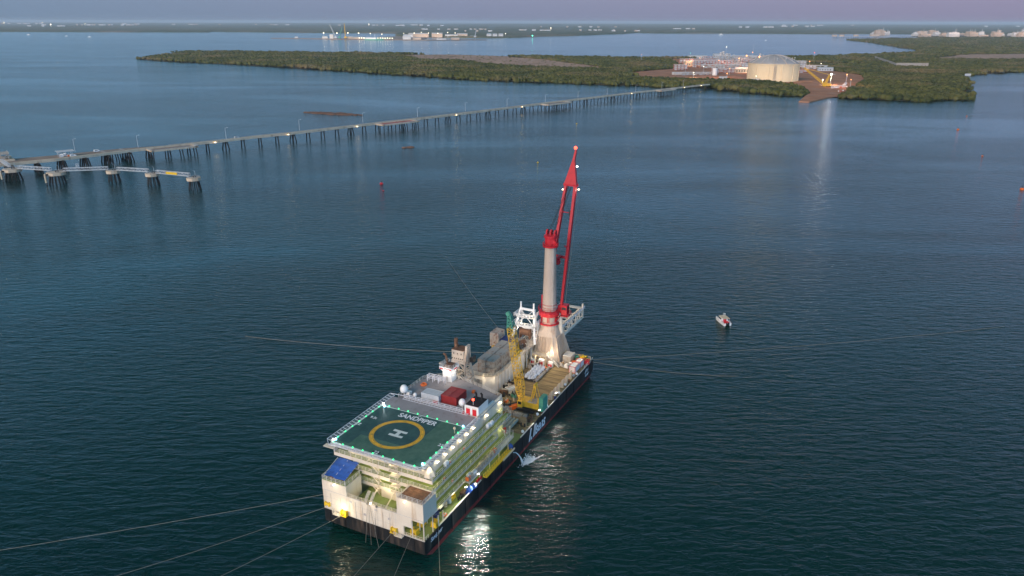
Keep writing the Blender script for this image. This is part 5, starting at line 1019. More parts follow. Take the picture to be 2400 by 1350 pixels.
# mast-like structures between accommodation and house: rusty tower
RT = sthing('stinger_tower', 'tall weathered steel tower with perforated box top on splayed lattice legs', 'tower', 65.5, 26.6, DK)
zb = 17.2
m = MB()
for a, b in ((-1,-1),(1,-1),(1,1),(-1,1)):
    m = MB(); m.bar((a*4.4,b*4.2,0), (a*1.7,b*2.1,zb), .6); m.build('leg', M['stain'], RT)
m = MB(); Lp = lambda a, b, z: (a*(4.4-2.7*z/zb), b*(4.2-2.1*z/zb), z)
q = [(-1,-1),(1,-1),(1,1),(-1,1)]
for z0, z1 in ((2,6.5),(6.5,11),(11,15),(15,18.4)):
    for k in range(4):
        a, b = q[k], q[(k+1)%4]; m.bar(Lp(*a,z0), Lp(*b,z1), .28); m.bar(Lp(*b,z0), Lp(*a,z1), .24); m.bar(Lp(*a,z1), Lp(*b,z1), .3)
m.build('bracing', M['stain'], RT)
MB().box(-2.3,2.3,-2.7,2.7,zb,zb+.9).build('platform', M['stain'], RT)
m = MB(); m.box(-2.0,2.0,-1.9,2.6,zb+.9,zb+4.6); m.box(-2.1,2.1,-2.0,2.7,zb+2.0,zb+2.15); m.build('perforated_box', M['stain'], RT)
for k in range(6): MB().cbox((-2.02,-1.4+k*.75,zb+1.6), (.06,.32,.42)).build('hole', M['rubber'], RT)
for k in range(3): MB().cbox((-2.02,-1.0+k*1.4,zb+3.4), (.06,.3,.5)).build('hole', M['rubber'], RT)
for k in range(3): MB().cbox((-1.4+k*1.3,-1.92,zb+1.6), (.36,.06,.4)).build('hole', M['rubber'], RT)
MB().box(-2.05,2.05,-1.95,2.65,zb+4.6,zb+4.75).build('rust_top', M['brown'], RT)
MB().loft([[(-1.9,-2.6,zb+.9),(1.6,-2.6,zb+.9),(1.6,-1.95,zb+.9),(-1.9,-1.95,zb+.9)],[(-1.2,-2.9,zb+6.3),(.9,-2.9,zb+6.3),(.9,-2.2,zb+6.3),(-1.2,-2.2,zb+6.3)]]).build('side_fin', M['stain'], RT)
MB().tube((0,2.0,zb+4.7), (0,2.0,zb+7.9), .62, n=14).build('stub_pipe', M['orange'] if False else M['brown'], RT)
m = MB(); m.cbox((1.5,-3.4,zb+.6), (1.8,1.4,1.5)); m.tube((.5,-3.6,zb+1.5), (2.6,-3.6,zb+1.5), .5, n=10); m.rail([(-2,-3.6),(2.4,-3.6)], zb+.4, 1.2, 2, 1.2, .05); m.build('sheave_block', M['dark'], RT)
m = MB(); m.loft([[(-.6,4.5,0),(.6,4.5,0),(.6,5.5,0),(-.6,5.5,0)],[(-.5,5.6,7),(.5,5.6,7),(.5,6.6,7),(-.5,6.6,7)],[(-.5,6.6,14),(.5,6.6,14),(.5,7.4,14),(-.5,7.4,14)],[(-.5,8.4,15.2),(.5,8.4,15.2),(.5,8.8,14.6),(-.5,8.8,14.6)]]); m.build('curved_davit', M['cgrey'], RT)
for p_ in ((62,24,9),(68,28,12),(60,27,20)): lamp(S(*p_), 200, (1,.82,.55), .3)
lamp(S(61, 22, 27), 260, (1,.78,.55), .3)
# white control tower with red trim on the upper deck's forward end
CT = sthing('control_tower', 'white floodlit pedestal cabin with red trimmed open platform on the upper deck', 'tower', 53.6, 24.2, UZ)
MB().loft([[(a*s_, b*s_, z) for a, b in ((-1.5,-1.6),(1.5,-1.6),(1.5,1.6),(-1.5,1.6))] for s_, z in ((1,0),(1,3.2),(1.35,4.3))]).build('cabin', M['white2'], CT)
MB().box(-2.2,2.2,-2.4,2.4,4.3,4.5).box(-2.2,-2.1,-2.4,2.4,4.5,5.2).box(-2.2,2.2,-2.4,-2.3,4.5,5.2).box(2.1,2.2,-2.4,2.4,4.5,5.2).box(-2.2,2.2,2.3,2.4,4.5,5.2).build('platform', M['white2'], CT)
MB().box(-2.26,-2.2,-2.0,.4,4.35,4.75).box(-1.0,.8,-2.46,-2.4,4.35,4.75).box(-2.26,-2.2,1.0,2.2,4.35,4.7).build('red_trim', M['door'], CT)
MB().rail([(-2.1,-2.3),(-2.1,2.3),(2.1,2.3),(2.1,-2.3),(-2.1,-2.3)], 5.1, 1.0, 2, 1.1, .045).build('railing', M['rail'], CT)
MB().tube((0,.3,4.5), (0,1.2,8.4), .35, n=8).tube((0,1.2,8.4), (0,2.0,8.8), .35, n=8).box(-1.4,1.4,-1.6,1.0,4.5,5.6).build('machinery', M['brown'], CT)
MB().cbox((-1.53,0,1.0), (.06,.7,1.6)).build('door', M['wgrey'], CT)
lamp(S(51.2, 24.0, 26.3), 240, (1,.85,.68), .2); lamp(S(53.4, 21.2, 25.6), 150, (1,.85,.68), .2)
# spoked reel beside it
t = sthing('cable_reel', 'spoked steel reel standing between accommodation and deckhouse', 'reel', 62, 18.5, DK); m = MB(); 
for s_ in (-1.1, 1.1):
    for k in range(12): a = k*pi/6; m.bar((s_,0,5.5), (s_,4.6*cos(a),5.5+4.6*sin(a)), .16)
    for k in range(24):
        a = k*pi/12; b = a+pi/12; m.bar((s_,4.6*cos(a),5.5+4.6*sin(a)), (s_,4.6*cos(b),5.5+4.6*sin(b)), .22)
m.build('wheel', M['stain'], t); MB().tube((-1.1,0,5.5), (1.1,0,5.5), 1.6, n=16).build('drum', M['brown'], t); MB().box(-1.6,-1.3,-2,2,0,5.5).box(1.3,1.6,-2,2,0,5.5).build('stand', M['stain'], t)
# deckhouse amidships (port side)
DH = sub(MB().prism([(76.6,24.5),(78.2,20.9),(81,20.4),(101.5,20.4),(101.5,31.4),(76.6,31.4)], DK, 13), 'deckhouse', M['wgrey'])
sub(MB().prism([(76.0,24.2),(77.9,20.4),(81,19.9),(112.2,19.9),(112.2,31.8),(76.0,31.8)], 13, 13.25), 'roof_deck', M['stain'], DH)
sub(MB().rail([(76.1,31),(76.1,24.2),(78,20.5),(81,20),(104,20)], 13.25, 1.25, 4, 1.6, .055), 'railing', M['white'], DH)
sub(MB().box(76.54,76.6,25,29,7,11.5), 'louvre', M['dark'], DH); 
for k in range(8): sub(MB().box(76.46,76.53,25.1+k*.5,25.25+k*.5,7,11.5), 'louvre_slat', M['wgrey'], DH)
for x in np.arange(83, 101, 2.6): sub(MB().box(x, x+.12, 20.3, 20.4, DK+.2, 12.9), 'wall_stiffener', M['wgrey'], DH)
sub(MB().box(88,88.9,20.32,20.4,DK+.1,8.2), 'door', M['galv'], DH)
for x in (103,107,111.6): sub(MB().bar((x,20.2,DK), (x,20.2,13), .4).bar((x,31,DK), (x,31,13), .4), 'deck_support', M['wgrey'], DH)
lamp(S(74.8, 24.0, 12.4), 220, (1,.8,.52), .2); lamp(S(76.6,20.2,12.2), 160, (1,.8,.52), .2)
n = 0
for lx in (81.3, 87.5, 93.7):
    for ly in (22.9, 26.2):
        for lz in (0, 1):
            ibox('deck_module', ('rust streaked grey roof module, %s row, %s column, %s tier of the stack' % (['aft','middle','forward'][int((lx-81)/6)], 'starboard' if ly < 24 else 'port', 'upper' if lz else 'lower')), 'container', lx, ly, 13.27+lz*2.66, (5.85,3.0,2.5), M['cgrey'], 'grey modules on the deckhouse roof', 0, 12); n += 1
ibox('blue_container', 'dark blue container on the deckhouse roof near the white gantry', 'container', 103.6, 28.4, 13.27, (4.4,5.6,3.0), M['dblue'], None)
ibox('tall_module', 'tall weathered grey module at the port edge of the deckhouse roof', 'container', 102.8, 32.6, 13.27, (5.2,3.6,5.6), M['cgrey'], None)
for z in (14.2, 17.2): sub(MB().cbox((100.15,32.6,z+.8), (.08,.4,.5)), 'port_hole', M['brown'], DH)
t = sthing('spreader_beam', 'orange yellow spreader beam lying across the deckhouse roof', 'beam', 98.3, 26.8, 13.4); MB().box(-.5,.5,-5.4,5.4,.1,.9).build('beam', M['orange'], t); MB().box(-.7,.7,-5.5,-5.1,0,1.2).box(-.7,.7,5.1,5.5,0,1.2).build('end_plate', M['yellow'], t); MB().tube((0,-4.8,1.0), (0,4.8,1.0), .16).build('rod', M['yel2'], t)
r = random.Random(11)
for i in range(16):
    x = 97+r.random()*14; y = 20.8+r.random()*9; s_ = .6+r.random()*1.1
    if 100.5 < x and y > 25: y = 22+r.random()*2.5
    if x < 100 and y > 24: continue
    mt = r.choice(['stain','brown','white2','yellow','dark','wgrey'])
    dk('deck_equipment', '%s equipment item on the deckhouse roof beneath the gantry, %s going forward' % ({'stain':'rusty','brown':'brown','white2':'white','yellow':'yellow','dark':'dark','wgrey':'grey'}[mt], nth(i)), 'equipment', x, y, [('body', MB().cbox((0,0,s_*.45), (s_*1.3,s_,s_*.8)), mt), ('drum', MB().tube((-s_*.5,0,s_), (s_*.5,0,s_), s_*.33, n=10), 'brown')], r.random()*3, 13.27, 'equipment on the deckhouse roof')
r = random.Random(31)
for i in range(9):
    x = 80+i*2.5; sub(MB().rail([(x,20.2),(x+.01,20.9)], 13.25, 1.0, 2, 1, .04) if False else MB().tube((x,20.32,6.5), (x,20.32,12.6), .09).bar((x,20.2,12.6), (x,19.9,13.2), .1), 'drain_pipe', M['stain'], DH)
for i in range(5): MB().bar((-3.6+i*1.2,-4.0,2+i*3.2), (3.4-i*.6,-4.0+i*.2,2+i*3.2), .2).build('walkway', M['wgrey'], RT)
# white stinger gantry
GA = sthing('stinger_gantry', 'white A-frame gantry with catwalks standing at the port bow', 'gantry', 110, 24.6, 13.25)
for s_ in (-1, 1):
    MB().tube((-1.2,s_*5.0,0), (2.6,s_*2.7,12.9), .5, .42, 10).build('leg', M['white2'], GA); MB().tube((7.2,s_*4.6,-6), (3.2,s_*2.6,11.4), .42, .36, 10).build('leg', M['white2'], GA)
    MB().tube((2.6,s_*2.7,12.9), (2.6,s_*2.7,15.2), .33, n=8).build('top_post', M['white2'], GA)
MB().tube((2.5,-2.7,12.4), (2.5,2.7,12.4), .5, n=10).tube((.4,-3.9,6.0), (.4,3.9,6.0), .42, n=10).tube((3.8,-3.2,9.5), (3.8,3.2,9.5), .35, n=10).tube((5.6,-3.9,3), (5.6,3.9,3), .35, n=10).build('cross_beam', M['white2'], GA)
for z, a in ((6.6,4.6),(10.2,4.0)):
    m = MB(); m.box(-1.0,4.8,-a,-a+1.1,z,z+.12); m.box(-1.0,4.8,a-1.1,a,z,z+.12); m.box(-1.0,.2,-a,a,z,z+.12); m.rail([(4.8,-a),(-1,-a),(-1,a),(4.8,a)], z+.1, 1.3, 3, 1.3, .07); m.build('catwalk', M['white2'], GA)
m = MB()
for z0, z1 in ((0,6),(6,9.8),(9.8,12.4)):
    for s_ in (-1,1): m.bar((-1.2+z0*.25,s_*(5-z0*.15),z0), (7.2-z1*.27,s_*(4.6-z1*.13),z1), .22)
m.bar((.2,-4,6.4), (2.4,2.7,12.2), .2); m.bar((.2,4,6.4), (2.4,-2.7,12.2), .2); m.build('bracing', M['white2'], GA)
MB().tube((1,-1.8,3.5), (1,1.8,3.5), 1.3, n=16).box(0,2,-2.2,-1.8,1,5).box(0,2,1.8,2.2,1,5).build('winch_drum', M['brown'], GA)
for p_ in ((106,24,22),(108,19.5,24),(113,29,18)): lamp(S(*p_), 420, (1,.85,.65), .25)
# stinger truss over the bow
SG = sthing('stinger', 'white lattice stinger truss reaching out over the water at the bow', 'stinger', 120, 25, 0)
for s_ in (-4.6, 4.6):
    MB().tube((0,s_,5.2), (42,s_,5.5), .65, n=10).build('lower_chord', M['white'], SG)
    m = MB(); n = 9
    for i in range(n):
        a = 2+41*i/n; b = 2+41*(i+1)/n; h0 = 4.6; h1 = 4.6; m.tube((a,s_,5.3), (a,s_,5.3+h0), .26, n=6); m.tube((a,s_,5.3+(0 if i%2 else h0)), (b,s_,5.3+(h0 if i%2 else 0)), .22, n=6)
    m.tube((0,s_,9.9), (42,s_,9.9), .3, n=8); m.build('side_truss', M['white'], SG)
m = MB()
for i in range(10):
    a = 2+41*i/9.2; m.tube((a,-4.6,5.3), (a,4.6,5.3), .25, n=6); m.tube((a,-4.6,10.6), (a,-1.6,8), .16, n=5); m.tube((a,4.6,10.6), (a,1.6,8), .16, n=5); m.tube((a,-1.6,8), (a,-1.6,5.4), .16, n=5); m.tube((a,1.6,8), (a,1.6,5.4), .16, n=5)
m.build('cross_frame', M['white'], SG)
for i in range(8):
    a = 6+4.8*i; MB().tube((a,-1.2,7.2), (a,1.2,7.2), .28, n=8).build('pipe_roller', M['wgrey'], SG)
for s_ in (-5.6, 5.6): MB().rail([(2,s_),(42,s_)], 9.9, 1.2, 3, 2.2, .07).build('railing', M['railw'], SG)
MB().box(40,42.3,-5.4,5.4,9.9,10.1).box(40.6,41.4,-5.3,-4.6,5.4,12.2).box(40.6,41.4,4.6,5.3,5.4,12.2).build('end_frame', M['white'], SG)
lamp(S(126, 20, 16), 500, (1,.85,.65), .3); lamp(S(142, 26, 15), 350, (1,.85,.68), .3)
# ------------------------------------------------------------------ big red and beige crane
CR = sthing('mast_crane', 'towering heavy lift crane with beige mast and red boom at the bow', 'crane', 116.8, 17.2, DK)
sq = lambda s_, z, n=16: [((s_*max(-1, min(1, 1.35*cos(2*pi*(i+.5)/n)))), (s_*max(-1, min(1, 1.35*sin(2*pi*(i+.5)/n)))), z) for i in range(n)]
ci = lambda r_, z, n=16: [(r_*cos(2*pi*(i+.5)/n), r_*sin(2*pi*(i+.5)/n), z) for i in range(n)]
PD = MB().loft([sq(6.9,0), sq(6.1,3), sq(4.35,10.0), ci(3.6,12.2), ci(2.95,14.6)]).build('pedestal', M['beige'], CR)
for y in np.linspace(-5.2, 5.2, 8):
    t0 = 3.0; MB().bar((-7.0,y,.3), (-4.5,y*.66,9.6), .34, .6).build('stiffener', M['beige'], PD); MB().bar((y,-7.0,.3), (y*.66,-4.5,9.6), .34, .6).build('stiffener', M['beige'], PD)
MB().loft([ci(2.85,14.4,32), ci(2.75,20,32), ci(2.1,45.0,32)]).build('mast', M['beige'], CR, False)
m = MB()
for z in (23.5,26.6,29.7,32.8,35.9,39,42.1): rr = 2.75-.65*(z-20)/25+.02; m.loft([ci(rr,z,32), ci(rr,z+.07,32)])
m.build('weld_seam', M['stain'], CR); m = MB()
for s_ in (-.22,.22): m.bar((-2.0,-2.1+s_,20), (-1.55,-1.6+s_,45), .07)
for k in range(50): q_ = k/50; m.bar((-2.0+.45*q_,-2.32+.5*q_,20+25*q_), (-2.0+.45*q_,-1.88+.5*q_,20+25*q_), .05)
m.build('ladder', M['rail'], CR)
for z in (20.6, 21.8): MB().loft([ci(2.84,z,32), ci(2.84,z+.12,32)]).build('mast_band', M['red'], CR)
MB().loft([ci(3.0,14.0,24), ci(3.0,14.4,24)]).lathe((0,0,14), [(4.1,0),(4.1,.35)], 12).torus((0,0,15.3), 4.0, .08, 12, 5).build('lower_ring', M['red'], CR)
MB().loft([ci(2.9,17.0,32), ci(3.9,17.4,32), ci(4.1,18.8,32), ci(3.7,19.3,32), ci(2.85,19.4,32)]).build('slew_ring', M['red'], CR)
m = MB()
for i in range(12):
    a = (i//2)*pi/3+.2+(i%2)*.18; m.bar((3.3*cos(a),3.3*sin(a),17.2), (3.1*cos(a),3.1*sin(a),15.2), .26)
m.rail([(4.3*cos(i*pi/6), 4.3*sin(i*pi/6)) for i in range(13)], 19.3, 1.3, 2, 2.5, .07); m.build('ring_bracket', M['red'], CR)
MB().loft([ci(2.9,44.8,24), ci(3.0,45.4,24)]).rail([(2.9*cos(i*pi/6), 2.9*sin(i*pi/6)) for i in range(13)], 45.4, 1.0, 2, 1.6, .06).loft([ci(2.2,45.4,16), ci(2.2,48.2,16), ci(2.6,48.4,16), ci(2.6,49.2,16), ci(1.6,49.4,16)]).build('mast_head', M['red'], CR)
m = MB()
for s_ in (-1.6, 0, 1.6): m.cbox((.6,s_,49.8), (2.2,.5,1.7)); m.tube((.6,s_-.3,50.3), (.6,s_+.3,50.3), .9, n=12)
m.bar((-2.2,-1.8,48.5), (-1.2,-2.4,50), .5); m.build('sheave_head', M['red'], CR)
CBR = Matrix.Rotation(R(-6), 4, 'Z')
def cp(x, y, z): v = CBR @ Vector((x, y, 0)); return Vector((v.x, v.y, z))
fz, hz = 19.0, 65.6
foot = lambda s_: cp(2.8, s_*3.6, fz); head = lambda s_: cp(14.8, s_*2.0, hz)
tip = cp(19.4, 1.9, 76.8)
def boxtube(mb, p, q, w0, h0, w1, h1):
    p, q = Vector(p), Vector(q); d = (q-p).normalized(); sd = (CBR @ Vector((0,1,0))); u = d.cross(sd).normalized()
    rg = lambda c, w, h: [c+sd*w/2+u*h/2, c-sd*w/2+u*h/2, c-sd*w/2-u*h/2, c+sd*w/2-u*h/2]
    mb.loft([rg(p,w0,h0), rg(p.lerp(q,.5),max(w0,w1)*1.1,max(h0,h1)*1.15), rg(q,w1,h1)])
BM = MB(); boxtube(BM, foot(-1), head(-1), .85, .95, 1.0, 1.15); BM = BM.build('boom', M['red'], CR)
b2 = MB(); boxtube(b2, foot(1), head(1), .85, .95, 1.0, 1.15); b2.build('boom_leg', M['red'], BM)
sd = CBR @ Vector((0,1,0)); fu = Vector((.97,0,-.23))
b3 = MB(); rg = lambda c, w, h, o=0: [c+sd*(w/2+o)+fu*h/2, c-sd*(w/2-o)+fu*h/2, c-sd*(w/2-o)-fu*h/2, c+sd*(w/2+o)-fu*h/2]
hc = cp(14.8,0,hz); b3.loft([rg(hc,5.2,1.9), rg(tip-Vector((.8,0,2.4)),.9,1.2,-.9), rg(tip+Vector((.3,0,1.2)),.7,.9,-1.2)]); b3.build('boom_head', M['red'], BM)
b4 = MB(); b4.bar(hc-sd*2.8, hc+sd*2.8, 1.6, .9); rb = cp(7.6,0,38.8); b4.bar(foot(-1).lerp(head(-1),.425), foot(1).lerp(head(1),.425), .8, 1.0); b4.bar(foot(-1).lerp(head(-1),.78)-sd*-.1, foot(1).lerp(head(1),.78), .3); b4.bar(rb, Vector((1.8,0,rb.z-.6)), 1.0); b4.build('cross_member', M['red'], BM)
b5 = MB(); b5.cbox(rb-Vector((2.4,0,1.4)), (2,1.6,1.8)); b5.bar(foot(-1).lerp(head(-1),.50), foot(-1).lerp(head(-1),.50)-Vector((1.6,-.9,-1.2)), .5); b5.build('boom_rest', M['red'], BM)
m = MB()
for s_ in (-.7,-.35,.35,.7): m.tube((.4,s_*1.6,50.3), hc-Vector((.8,0,.6))+sd*s_, .085, n=5)
m.build('luffing_cable', M['rubber'], CR)
m = MB(); m.tube(tip-Vector((0,1.0,3)), head(-1)-sd*.8+Vector((.8,0,-6)), .06, n=5); m.tube(head(-1)-sd*.8+Vector((.8,0,-6)), foot(-1)+Vector((1,-1,0)), .05, n=5); m.build('hoist_cable', M['wire'], CR)
m = MB(); hk = foot(-1).lerp(head(-1), .78)-sd*-.9; m.cbox(hk, (.9,.7,1.8)); m.tube(hk-Vector((0,0,.9)), hk-Vector((0,0,1.8)), .25, n=8); m.torus(hk-Vector((0,0,2.4)), .55, .16, 10, 5); m.build('hook_block', M['dark'], CR)
for k, (t_, s_, o_) in enumerate(((1.0,-1,(.4,-1.2,-1.6)),(1.0,1,(0,1.3,-2.2)))):
    p = (foot(s_).lerp(head(s_), t_))+Vector(o_); m = MB(); m.cbox(p, (.3,.55,.25)); m.build('boom_floodlight', G['warm2'], BM); lamp(CR.matrix_basis @ (p+Vector((0,-.6*1 if s_ < 0 else .6,-.4))) if False else (S(116.8,17.2,DK)+E1*(p.x)+E2*(p.y-.8*(1 if s_ < 0 else -1))+Vector((0,0,p.z-.5))), 160, (1,.93,.85), .2)
p = tip-Vector((0,1.6,5)); MB().cbox(p, (.5,1.1,.35)).build('boom_floodlight', G['cool'], BM); m = MB(); m.sph(tip+Vector((.3,-.9,2.0)), .62, 8, 6); m.build('red_beacon', G['redl'], BM); lamp(S(116.8,17.2,DK)+E1*(tip.x+.3)+E2*(tip.y-.9)+Vector((0,0,tip.z+3.4)), 160, (1,.12,.08), .4)
m = MB(); m.box(1.5,4.2,-6.6,-4.2,17.4,21.4); m.build('operator_cab', M['red'], CR); MB().box(1.44,1.5,-6.3,-4.6,19.6,20.6).box(1.8,3.8,-6.66,-6.6,19.6,20.6).build('cab_window', M['dark'], CR)
m = MB(); m.rail([(1,-7.2),(5,-7.2),(5,-4)], 17.2, 1.2, 2, 1.3, .07); m.box(1,5,-7.2,-4,17.0,17.2); m.bar((1,-4,17), (-1,-3,15), .3); m.build('cab_platform', M['red'], CR)
MB().box(2.2,3.4,2.8,4.4,18,24).box(1.8,3.8,-4.4,-2.6,18,21).build('boom_foot', M['red'], CR)
lamp(S(109.8,12.5,11), 500, (1,.84,.62), .3); lamp(S(110.5,15,21), 240, (1,.84,.62), .3); lamp(S(112,8.5,19), 240, (1,.85,.65), .3); lamp(S(109.8,20.5,16), 260, (1,.84,.62), .3)
sub(MB().tube((119.0,13.2,15.5), (119.3,14.0,24), 1.1, .95, 14), 'exhaust_trunk', M['white'])
lamp(S(115.5,14,52.5), 60, (1,.6,.5), .2)
# cream platform with stairs at the foot of the crane
PL = sthing('access_platform', 'cream railed platform with stair at the foot of the big crane', 'platform', 108.5, 18.6, DK)
MB().box(-1.2,3.6,-4.4,4.6,3.5,3.8).build('deck', M['tank'], PL); m = MB()
for a, b in ((-1,-4.2),(-1,0),(-1,4.4),(3.4,-4.2)): m.bar((a,b,0), (a,b,3.5), .35)
m.build('leg', M['tank'], PL); MB().rail([(3.5,-4.3),(-1.1,-4.3),(-1.1,4.5)], 3.8, 1.1, 3, 1.5, .055).build('railing', M['rail'], PL)
m = MB()
for s_ in (0, 1.1):
    m.bar((s_,-4.4,3.7), (s_-.6,-9.6,.2), .14, .35); m.bar((s_,-4.4,4.7), (s_-.6,-9.6,1.2), .08)
for q_ in range(14): m.cbox((.5-.6*q_/14,-4.5-5*q_/14,3.6-3.4*q_/14), (1.1,.3,.08))
m.build('stair', M['wgrey'], PL)
lamp(S(107.3,18,9.2), 110, (1,.85,.55), .15); lamp(S(107.8,16,8.9), 90, (1,.88,.62), .15); lamp(S(106.5,10.8,9.2), 90, (1,.85,.55), .15)
for i, (x, y) in enumerate(((107.4,19.4),(107.9,16.2),(107.4,12.2))): dk('cable_cabinet', 'white cabinet with red panels under the crane foot platform, %s from port' % nth(i), 'cabinet', x, y, [('body', MB().cbox((0,0,1.1), (1.2,1.8 if i != 1 else 2.4,2.2)), 'white2'), ('red_panel', MB().cbox((-.62,-.42,.85), (.06,.7,1.1)), 'door'), ('red_panel', MB().cbox((-.62,.42,.85), (.06,.7,1.1)), 'door')], 0, DK+.02, 'cabinets under the crane platform')
# ------------------------------------------------------------------ yellow crawler crane
CC = sthing('crawler_crane', 'yellow lattice boom crawler crane with green counterweight on the cargo deck', 'crane', 73.5, 5.6, DK+.35)
for s_ in (-2.4, 2.4):
    m = MB(); m.loft([[(s_+d*.5, 3.4*cos(k*pi/6) if abs(cos(k*pi/6)) > .5 else 3.4*cos(k*pi/6), .65+.65*sin(k*pi/6)) for k in range(12)] for d in (-1, 1)]); m.build('track', M['dark'], CC)
MB().box(-2.2,2.2,-1.6,1.6,.7,1.5).build('car_body', M['dark'], CC)
cb = MB().box(-1.9,1.9,-4.6,2.2,1.6,3.6).build('machine_house', M['yellow'], CC); MB().box(-1.95,1.95,-3.6,-.6,3.6,3.75).build('roof_grating', M['cgrey'], cb)
MB().box(-2.9,-1.95,1.0,2.8,1.7,4.0).build('operator_cab', M['yellow'], CC); MB().box(-2.96,-2.9,1.3,2.5,2.8,3.7).box(-2.7,-2.1,2.8,2.86,2.4,3.7).build('cab_window', M['glass'], CC)
MB().box(-1.8,1.8,-6.2,-4.7,1.2,6.2).box(-2.2,2.2,-6.0,-5.0,2.4,3.2).build('counterweight', M['tgreen'], CC); MB().cbox((-.5,-4.3,4.6), (2,.6,1.6)).build('winch_guard', M['yellow'], CC)
bf = Vector((-.4,2.0,2.0)); bt = Vector((-4.4,5.0,35.2))
ml = bf.lerp(bt, .86)
m = MB(); m.lattice(bf, bf.lerp(bt,.16), .8, 2.5, .8, 2.2, 5, .12, up=(0,1,0)); m.lattice(bf.lerp(bt,.16), ml, 2.5, 2.3, 2.2, 2.0, 17, .12, up=(0,1,0), br=.075); m.build('boom', M['yellow'], CC)
m = MB(); m.lattice(ml, bt, 2.3, .9, 2.0, .9, 5, .16, up=(0,1,0), br=.12); m.tube(bt+Vector((-.5,.4,.2)), bt+Vector((.5,.4,.2)), .7, n=12); m.build('boom_tip', M['tgreen'], CC)
g0 = Vector((0,-1.4,3.6)); g1 = Vector((-1.0,-3.0,10.4)); m = MB()
for s_ in (-1.0, 1.0): m.bar(g0+Vector((s_,0,0)), g1+Vector((s_*.9,0,0)), .28); m.bar(g1+Vector((s_*.9,0,0)), Vector((s_,-4.2,3.6)), .16)
m.bar(g1-Vector((1.1,0,0)), g1+Vector((1.1,0,0)), .5, .7); m.bar(g0.lerp(g1,.5)-Vector((1,0,0)), g0.lerp(g1,.5)+Vector((1,0,0)), .2); m.build('gantry_mast', M['yellow'], CC)
m = MB()
for s_ in (-.6,.6): m.tube(g1+Vector((s_,0,.2)), bt+Vector((s_*.5,0,.3)), .05, n=4)
m.build('pendant_cable', M['wire'], CC)
lamp(S(70.5,9.8,12), 160, (1,.76,.3), .3); lamp(S(75.5,9.5,12), 200, (1,.76,.3), .3); lamp(S(72,8.2,9.2), 80, (1,.76,.3), .2); lamp(S(70.5,12.5,24), 160, (1,.7,.35), .3)
for i, (x, y, z, l, mt, w2) in enumerate(((66.6,6.0,DK+1.0,'grey timber mat stack directly in front of the crawler crane','cgrey',6),(65.2,5.6,DK+.02,'brown dunnage crate lying aft of the crawler crane mats','wood',6.4),(68.6,6.2,DK+.3,'dark steel mat beside the crawler crane tracks','dark',5.4),(63.2,2.5,DK+.02,'upright timber bulkhead at the deck edge by the pipes','wood',2.2),(66.7,2.4,DK+.02,'rusty red brown crate at the deck edge','brown',2.6))):
    dk('dunnage', l, 'timber', x, y, [('timber', MB().cbox((0,0,.55), (1.6,w2,1.1)) if i != 3 else MB().cbox((0,0,1.6), (.3,w2,3.2)), mt), ('strap', MB().cbox((0,w2*.3,.57), (1.66,.15,1.16)).cbox((0,-w2*.3,.57), (1.66,.15,1.16)), 'dark')], 0, z, 'dunnage around the crawler crane')
sub(MB().box(64.5,65.8,3.2,8.8,DK+.02,DK+1.0), 'mat_base', M['wood']) if False else None
# coated pipes on the aft cargo deck
for i, y in enumerate((7.7, 6.5, 5.3)):
    t = sthing('line_pipe', 'long grey coated pipe lying on the deck beside the red boat, %s of three' % ['inboard','middle','outboard'][i], 'pipe', 59.5, y, DK+.9, 0, 'coated pipes by the rescue boat'); MB().tube((-5.2,0,0), (4.6,0,0), .52, n=14).build('coating', M['pipe'], t); MB().tube((-5.6,0,0), (-5.2,0,0), .42, n=14).tube((4.6,0,0), (5.0,0,0), .42, n=14).build('bare_end', M['wgrey'], t)
dk('pipe_support', 'timber bearers under the three coated pipes', 'timber', 59.5, 6.5, [('bearer', MB().box(-4,-3.6,-2.2,2.2,0,.36), 'wood'), ('bearer', MB().box(3,3.4,-2.2,2.2,0,.36), 'wood')])
for i, (x, y, L_) in enumerate(((82,15.6,5.5),(99,11.9,13.0))):
    t = sthing('line_pipe', ['short grey pipe end lying behind the crawler boom','long grey pipe beside the white bulk bags'][i], 'pipe', x, y, DK+.65, 0); MB().tube((-L_/2,0,0), (L_/2,0,0), .6, n=14).build('coating', M['cgrey'], t); MB().tube((-L_/2-.03,0,0), (-L_/2,0,0), .45, n=14).build('bare_end', M['dark'], t)
# bulk bags
r = random.Random(12)
MBr = dk('bag_tray', 'dark open tray holding the white bulk bags', 'tray', 98.6, 14.6, [('tray', MB().box(-5.6,5.6,-2.2,2.0,0,.7), 'dark')])
k = 0
for i in range(8):
    for j in range(3):
        x = 93.9+i*1.4+(r.random()-.5)*.5; y = 13.3+j*1.4+(r.random()-.5)*.4
        t = sthing('bulk_bag', 'white bulk bag on the cargo deck tray, row %s, %s' % (nth(i), ['next to the grey pipe','in the middle','on the deckhouse side'][j]), 'bag', x, y, DK+.65+.5*r.random(), r.random()*3, 'white bulk bags on the cargo deck')
        lump(.6,.58,1.2,40+k).build('sack', M['bag'], t); MB().torus((0,0,1.25), .22, .05, 8, 4).build('lifting_loop', M['bag'], t); k += 1
dk('orange_sling_pile', 'pile of orange slings at the forward end of the bags', 'slings', 105.3, 13.9, [('sling', lump(1.0,1.6,.9,77), 'orange')])
